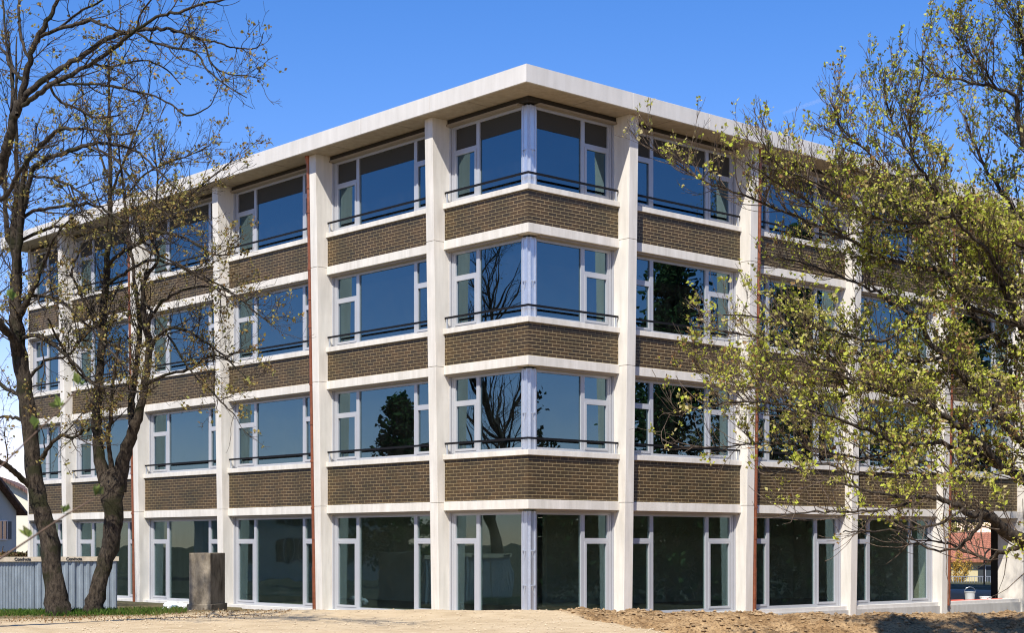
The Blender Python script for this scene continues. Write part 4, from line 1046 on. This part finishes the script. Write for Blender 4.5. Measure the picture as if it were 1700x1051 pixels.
# right, seen through the open passage
hp = P(1640, 900, 112)
house(hp[0], hp[1], -2.2, R(-8), 9.5, 8, 3.05, 4.75, M['plasterY'], M['tileR'], 'yellow house with red tiled roof seen through the open passage', [('f', -3.9, 1.1, .8, 1.5, True), ('f', -.3, 1.1, .9, 1.5, True), ('f', 3, 1.1, .9, 1.5, True)])
# hedge at the left, low wall and railing at the right
def hedge(name, x0, x1, y0, y1, h, label, m, seed, n=9000, lf=(.08, .16)):
    r = np.random.default_rng(seed); t = TreeB(seed); z0 = ground_at((x0+x1)/2, (y0+y1)/2)
    X = r.uniform(x0, x1, n); Y = r.uniform(y0, y1, n); Z = z0+h*r.random(n)**.6*(.75+.35*(fbm(X*.8, Y*.8, 3, seed)+.5))
    t.leafpts(np.stack([X, Y, Z], 1), lf, .3)
    S = np.stack([r.uniform(x0, x1, 60), r.uniform(y0, y1, 60), np.full(60, z0)], 1)
    b = np.zeros((60, 4, 4)); 
    for k in range(4): b[:, k, :3] = S+np.array([0, 0, h*.28*k])+r.normal(0, .05*k+.001, (60, 3)); b[:, k, 3] = .02
    t.add(b[:, :, :3], b[:, :, 3], 5)
    root = empty(name, ((x0+x1)/2, (y0+y1)/2, z0), label, 'hedge'); t.build(root, M['barkR'], m); return root
M['leafH'] = leaf_mat('hedge_leaf', [(.05,.03,.015), (.10,.06,.03), (.16,.10,.05), (.07,.09,.03)], .2)
ha = P(-60, 900, 70); hb_ = P(66, 900, 70)
hedge('hedge', ha[0], hb_[0], ha[1]-.6, ha[1]+1, 1.75, 'low brown hedge between the fence top and the left houses', M['leafH'], 61, 15000)
M['wallC'] = mat('garden_wall', (.32,.33,.34), .9, 0, .2, 2)
wa = P(1540, 900, 84); wb = P(1760, 900, 84)
b = MB(); b.box(wa[0], wb[0], wa[1], wa[1]+.25, -1.2, -.16); gw = b.build('garden_wall', M['wallC']); tag(gw, 'low grey garden wall carrying a railing in front of the yellow house', 'wall')
b = MB(); x_ = wa[0]
while x_ < wb[0]: b.tube([(x_, wa[1]+.12, -.16), (x_, wa[1]+.12, .2)], .012, 5); x_ += .14
b.tube([(wa[0], wa[1]+.12, .2), (wb[0], wa[1]+.12, .2)], .02, 6)
b.build('railing', M['alu'], gw)
# arched lamp post by the garden wall
b = MB(); q = P(1634, 960, 80); b.tube([(q[0], q[1], -.4), (q[0], q[1], 1.2)]+[(q[0]+.55-.55*math.cos(a), q[1], 1.2+.55*math.sin(a)) for a in [.4, .8, 1.2, 1.57]], .045, 8)
lp = empty('street_lamp', (q[0], q[1], -.4), 'thin black post with an arched top seen through the passage', 'lamp'); b.build('pole', M['rail'], lp)
b = MB(); b.tube([(q[0]+.45, q[1], 1.75), (q[0]+.85, q[1], 1.70)], [.05, .09], 8); b.build('lamp_head', M['rail'], lp)
# yellow bush and trees behind
q = P(1580, 930, 90); 
def bush(name, x, y, z0, h, rad, m, seed, label, n=5000, leaf=(.06,.12), cat='bush'):
    t = TreeB(seed); r = t.r; st = []
    for k in range(14):
        a = r.uniform(0, 6.28); st.append(t.guide([(x, y, z0, .03), (x+math.cos(a)*rad*.35, y+math.sin(a)*rad*.35, z0+h*.45, .02), (x+math.cos(a)*rad*.8, y+math.sin(a)*rad*.8, z0+h*r.uniform(.7, 1), .008)], 5, 3, .03))
    L2 = t.spawn(st, 6, (.2*rad, .6*rad), (20, 60), .2, .15, 5, .008, .005, 3, .2)
    t.leaves(L2, n/max(len(L2), 1), leaf, .07*rad)
    root = empty(name, (x, y, z0), label, cat); t.build(root, M['barkR'], m); return root
M['leafY'] = leaf_mat('golden_leaf', [(.40,.24,.04), (.55,.38,.08), (.45,.25,.05)], .3)
bush('bush', q[0], q[1], -2.2, 3.6, 1.2, M['leafY'], 71, 'golden yellow bush beside the rain pipe, seen through the passage', 3500)
for i, (pxx, dd, h, lab) in enumerate(((1600, 135, 13, 'brownish green tree rising behind the left part of the red roof'), (1660, 128, 12, 'yellow green tree rising behind the right part of the red roof'))):
    q = P(pxx, 900, dd); make_tree('background_tree', q[0], q[1], h, 5, 80+i, lab, M['barkR'], M['leafB'], 1.0, (.12, .25), 'trees behind the yellow house', .2)

# buckets and pipes on the passage ledge
M['bucket'] = mat('grey_bucket', (.42,.44,.43), .5); M['tub'] = mat('white_tub', (.72,.72,.70), .5); M['redpipe'] = mat('red_plastic_pipe', (.55,.10,.06), .45)
def ledge(s, o): v = dR*s+nR*o; return v
def pail(name, s, o, r0, r1, h, m, label, handle):
    c = ledge(s, o); root = empty(name, (c.x, c.y, -.06), label, 'bucket'); b = MB(); n = 20; vs = []; fs = []
    prof = [(r0*.0, .004), (r0, .0), (r1, h), (r1+.012, h), (r1+.012, h-.03), (r1-.008, h-.002), (r0-.008, .012), (0, .012)]
    for (rr, z) in prof: vs += [(c.x+rr*math.cos(2*math.pi*k/n), c.y+rr*math.sin(2*math.pi*k/n), -.06+z) for k in range(n)]
    for j in range(len(prof)-1):
        for k in range(n): fs.append((j*n+k, j*n+(k+1)%n, (j+1)*n+(k+1)%n, (j+1)*n+k))
    b.add(vs, fs); b.build('shell', m, root, smooth=False)
    if handle:
        b = MB(); b.tube([(c.x+(r1+.01)*math.cos(a), c.y-.02, -.06+h+.16*math.sin(a)) for a in np.linspace(0, math.pi, 9)], .006, 5); b.build('handle', M['alu'], root)
pail('bucket', 21.35, -.55, .15, .18, .34, M['bucket'], 'grey bucket with its handle up on the concrete ledge of the passage', True)
pail('tub', 22.2, -.45, .19, .20, .15, M['tub'], 'low white tub on the ledge right of the grey bucket', False)
for i, (s0, s1, o0, o1, lab) in enumerate(((18.9, 21.0, -.45, -.6, 'long red plastic pipe lying on the ledge, nearer the rain pipe'), (19.6, 23.0, -.25, -.3, 'red plastic pipe lying on the ledge in front of the buckets'))):
    a = ledge(s0, o0); c = ledge(s1, o1); b = MB(); b.tube([(a.x, a.y, -.02), (c.x, c.y, -.02)], .04, 10); tag(b.build('plastic_pipe', M['redpipe']), lab, 'pipe')

# ------------------------------------------------------------------ what the panes mirror: evergreens and houses beside the site
def conifer(x, y, h, rad, seed, label, group):
    t = TreeB(seed); z0 = ground_at(x, y); r = t.r
    mn = t.guide([(x, y, z0+h*i/6, .28*(1-i/6.3)) for i in range(7)], 10, 3, .02)
    n = int(h*9); br = np.zeros((n, 5, 4)); zz = r.uniform(.08, .98, n); a = r.uniform(0, 6.28, n); L = rad*(1.02-zz)**.8*r.uniform(.75, 1.15, n)
    for k in range(5):
        u = k/4; br[:, k, 0] = x+np.cos(a)*L*u; br[:, k, 1] = y+np.sin(a)*L*u; br[:, k, 2] = z0+zz*h-L*.18*u+L*.12*u*u; br[:, k, 3] = .03*(1-.8*u)+.006
    t.add(br[:, :, :3], br[:, :, 3], 5)
    t.leaves(br, 110, (.16, .32), .16*rad/3, False, .0)
    root = empty('conifer', (x, y, z0), label, 'tree', group); t.build(root, M['barkR'], M['leafE'])
for i, (x, y, h, rad) in enumerate(((27.5, 4, 16, 4.6), (31, 10, 17, 5.4), (35, 17, 18, 5.8), (28.5, -3.5, 10.5, 4.2), (33, -11, 11, 5))):
    conifer(x, y, h, rad, 90+i, ('dark evergreen, middle one of the row mirrored in the right hand windows', 'slightly taller dark evergreen behind the middle one of the mirrored row', 'tallest dark evergreen at the far end of the mirrored row', 'shortest dark evergreen of the mirrored row right of the site', 'wide dark evergreen nearest the camera in the mirrored row')[i], 'evergreens mirrored in the windows')
hedge('hedge', 25, 27, -14, 20, 6.0, 'tall dark evergreen hedge mirrored in the right hand ground floor windows', M['leafE'], 98, 42000, (.2, .4))
make_tree('bare_tree', -16.5, 3, 13.5, 4.4, 99, 'nearly bare tree beyond the fence, mirrored in the corner windows', M['barkL'], M['leafL'], .05, (.05, .09), None, .24)
conifer(-33, 9.5, 9.0, 3.2, 97, 'broad evergreen mirrored in the lower window left of the corner', None)
house(-50, 19, -.1, R(75), 11, 8, 4.0, 5.6, M['plaster'], M['tileR'], 'white house beside the site, mirrored in the left ground floor windows', [('f', -3, 1.0, .9, 1.3, True), ('f', 0, 1.0, .9, 1.3, True), ('f', 3, 1.0, .9, 1.3, True), ('f', -3, 3.1, .9, 1.1, True), ('f', 0, 3.1, .9, 1.1, True), ('f', 3, 3.1, .9, 1.1, True)])

# ------------------------------------------------------------------ contrail high in the sky
m = bpy.data.materials.new('vapour'); m.use_nodes = True; n = m.node_tree.nodes; l = m.node_tree.links; n.remove(n['Principled BSDF'])
vv = n.new('ShaderNodeVolumePrincipled'); vv.inputs['Density'].default_value = .008; vv.inputs['Color'].default_value = (1,1,1,1); l.new(vv.outputs[0], n['Material Output'].inputs['Volume'])
b = MB(); A_ = P(1300, 188, 4200); C_ = P(1720, 38, 3600)
b.tube([tuple(A_+(C_-A_)*u) for u in (0, .3, .6, 1.0)], [4, 8, 7, 6], 10)
o = b.build('vapour_trail', m); tag(o, 'faint white vapour trail across the blue sky', None, None, 'stuff')
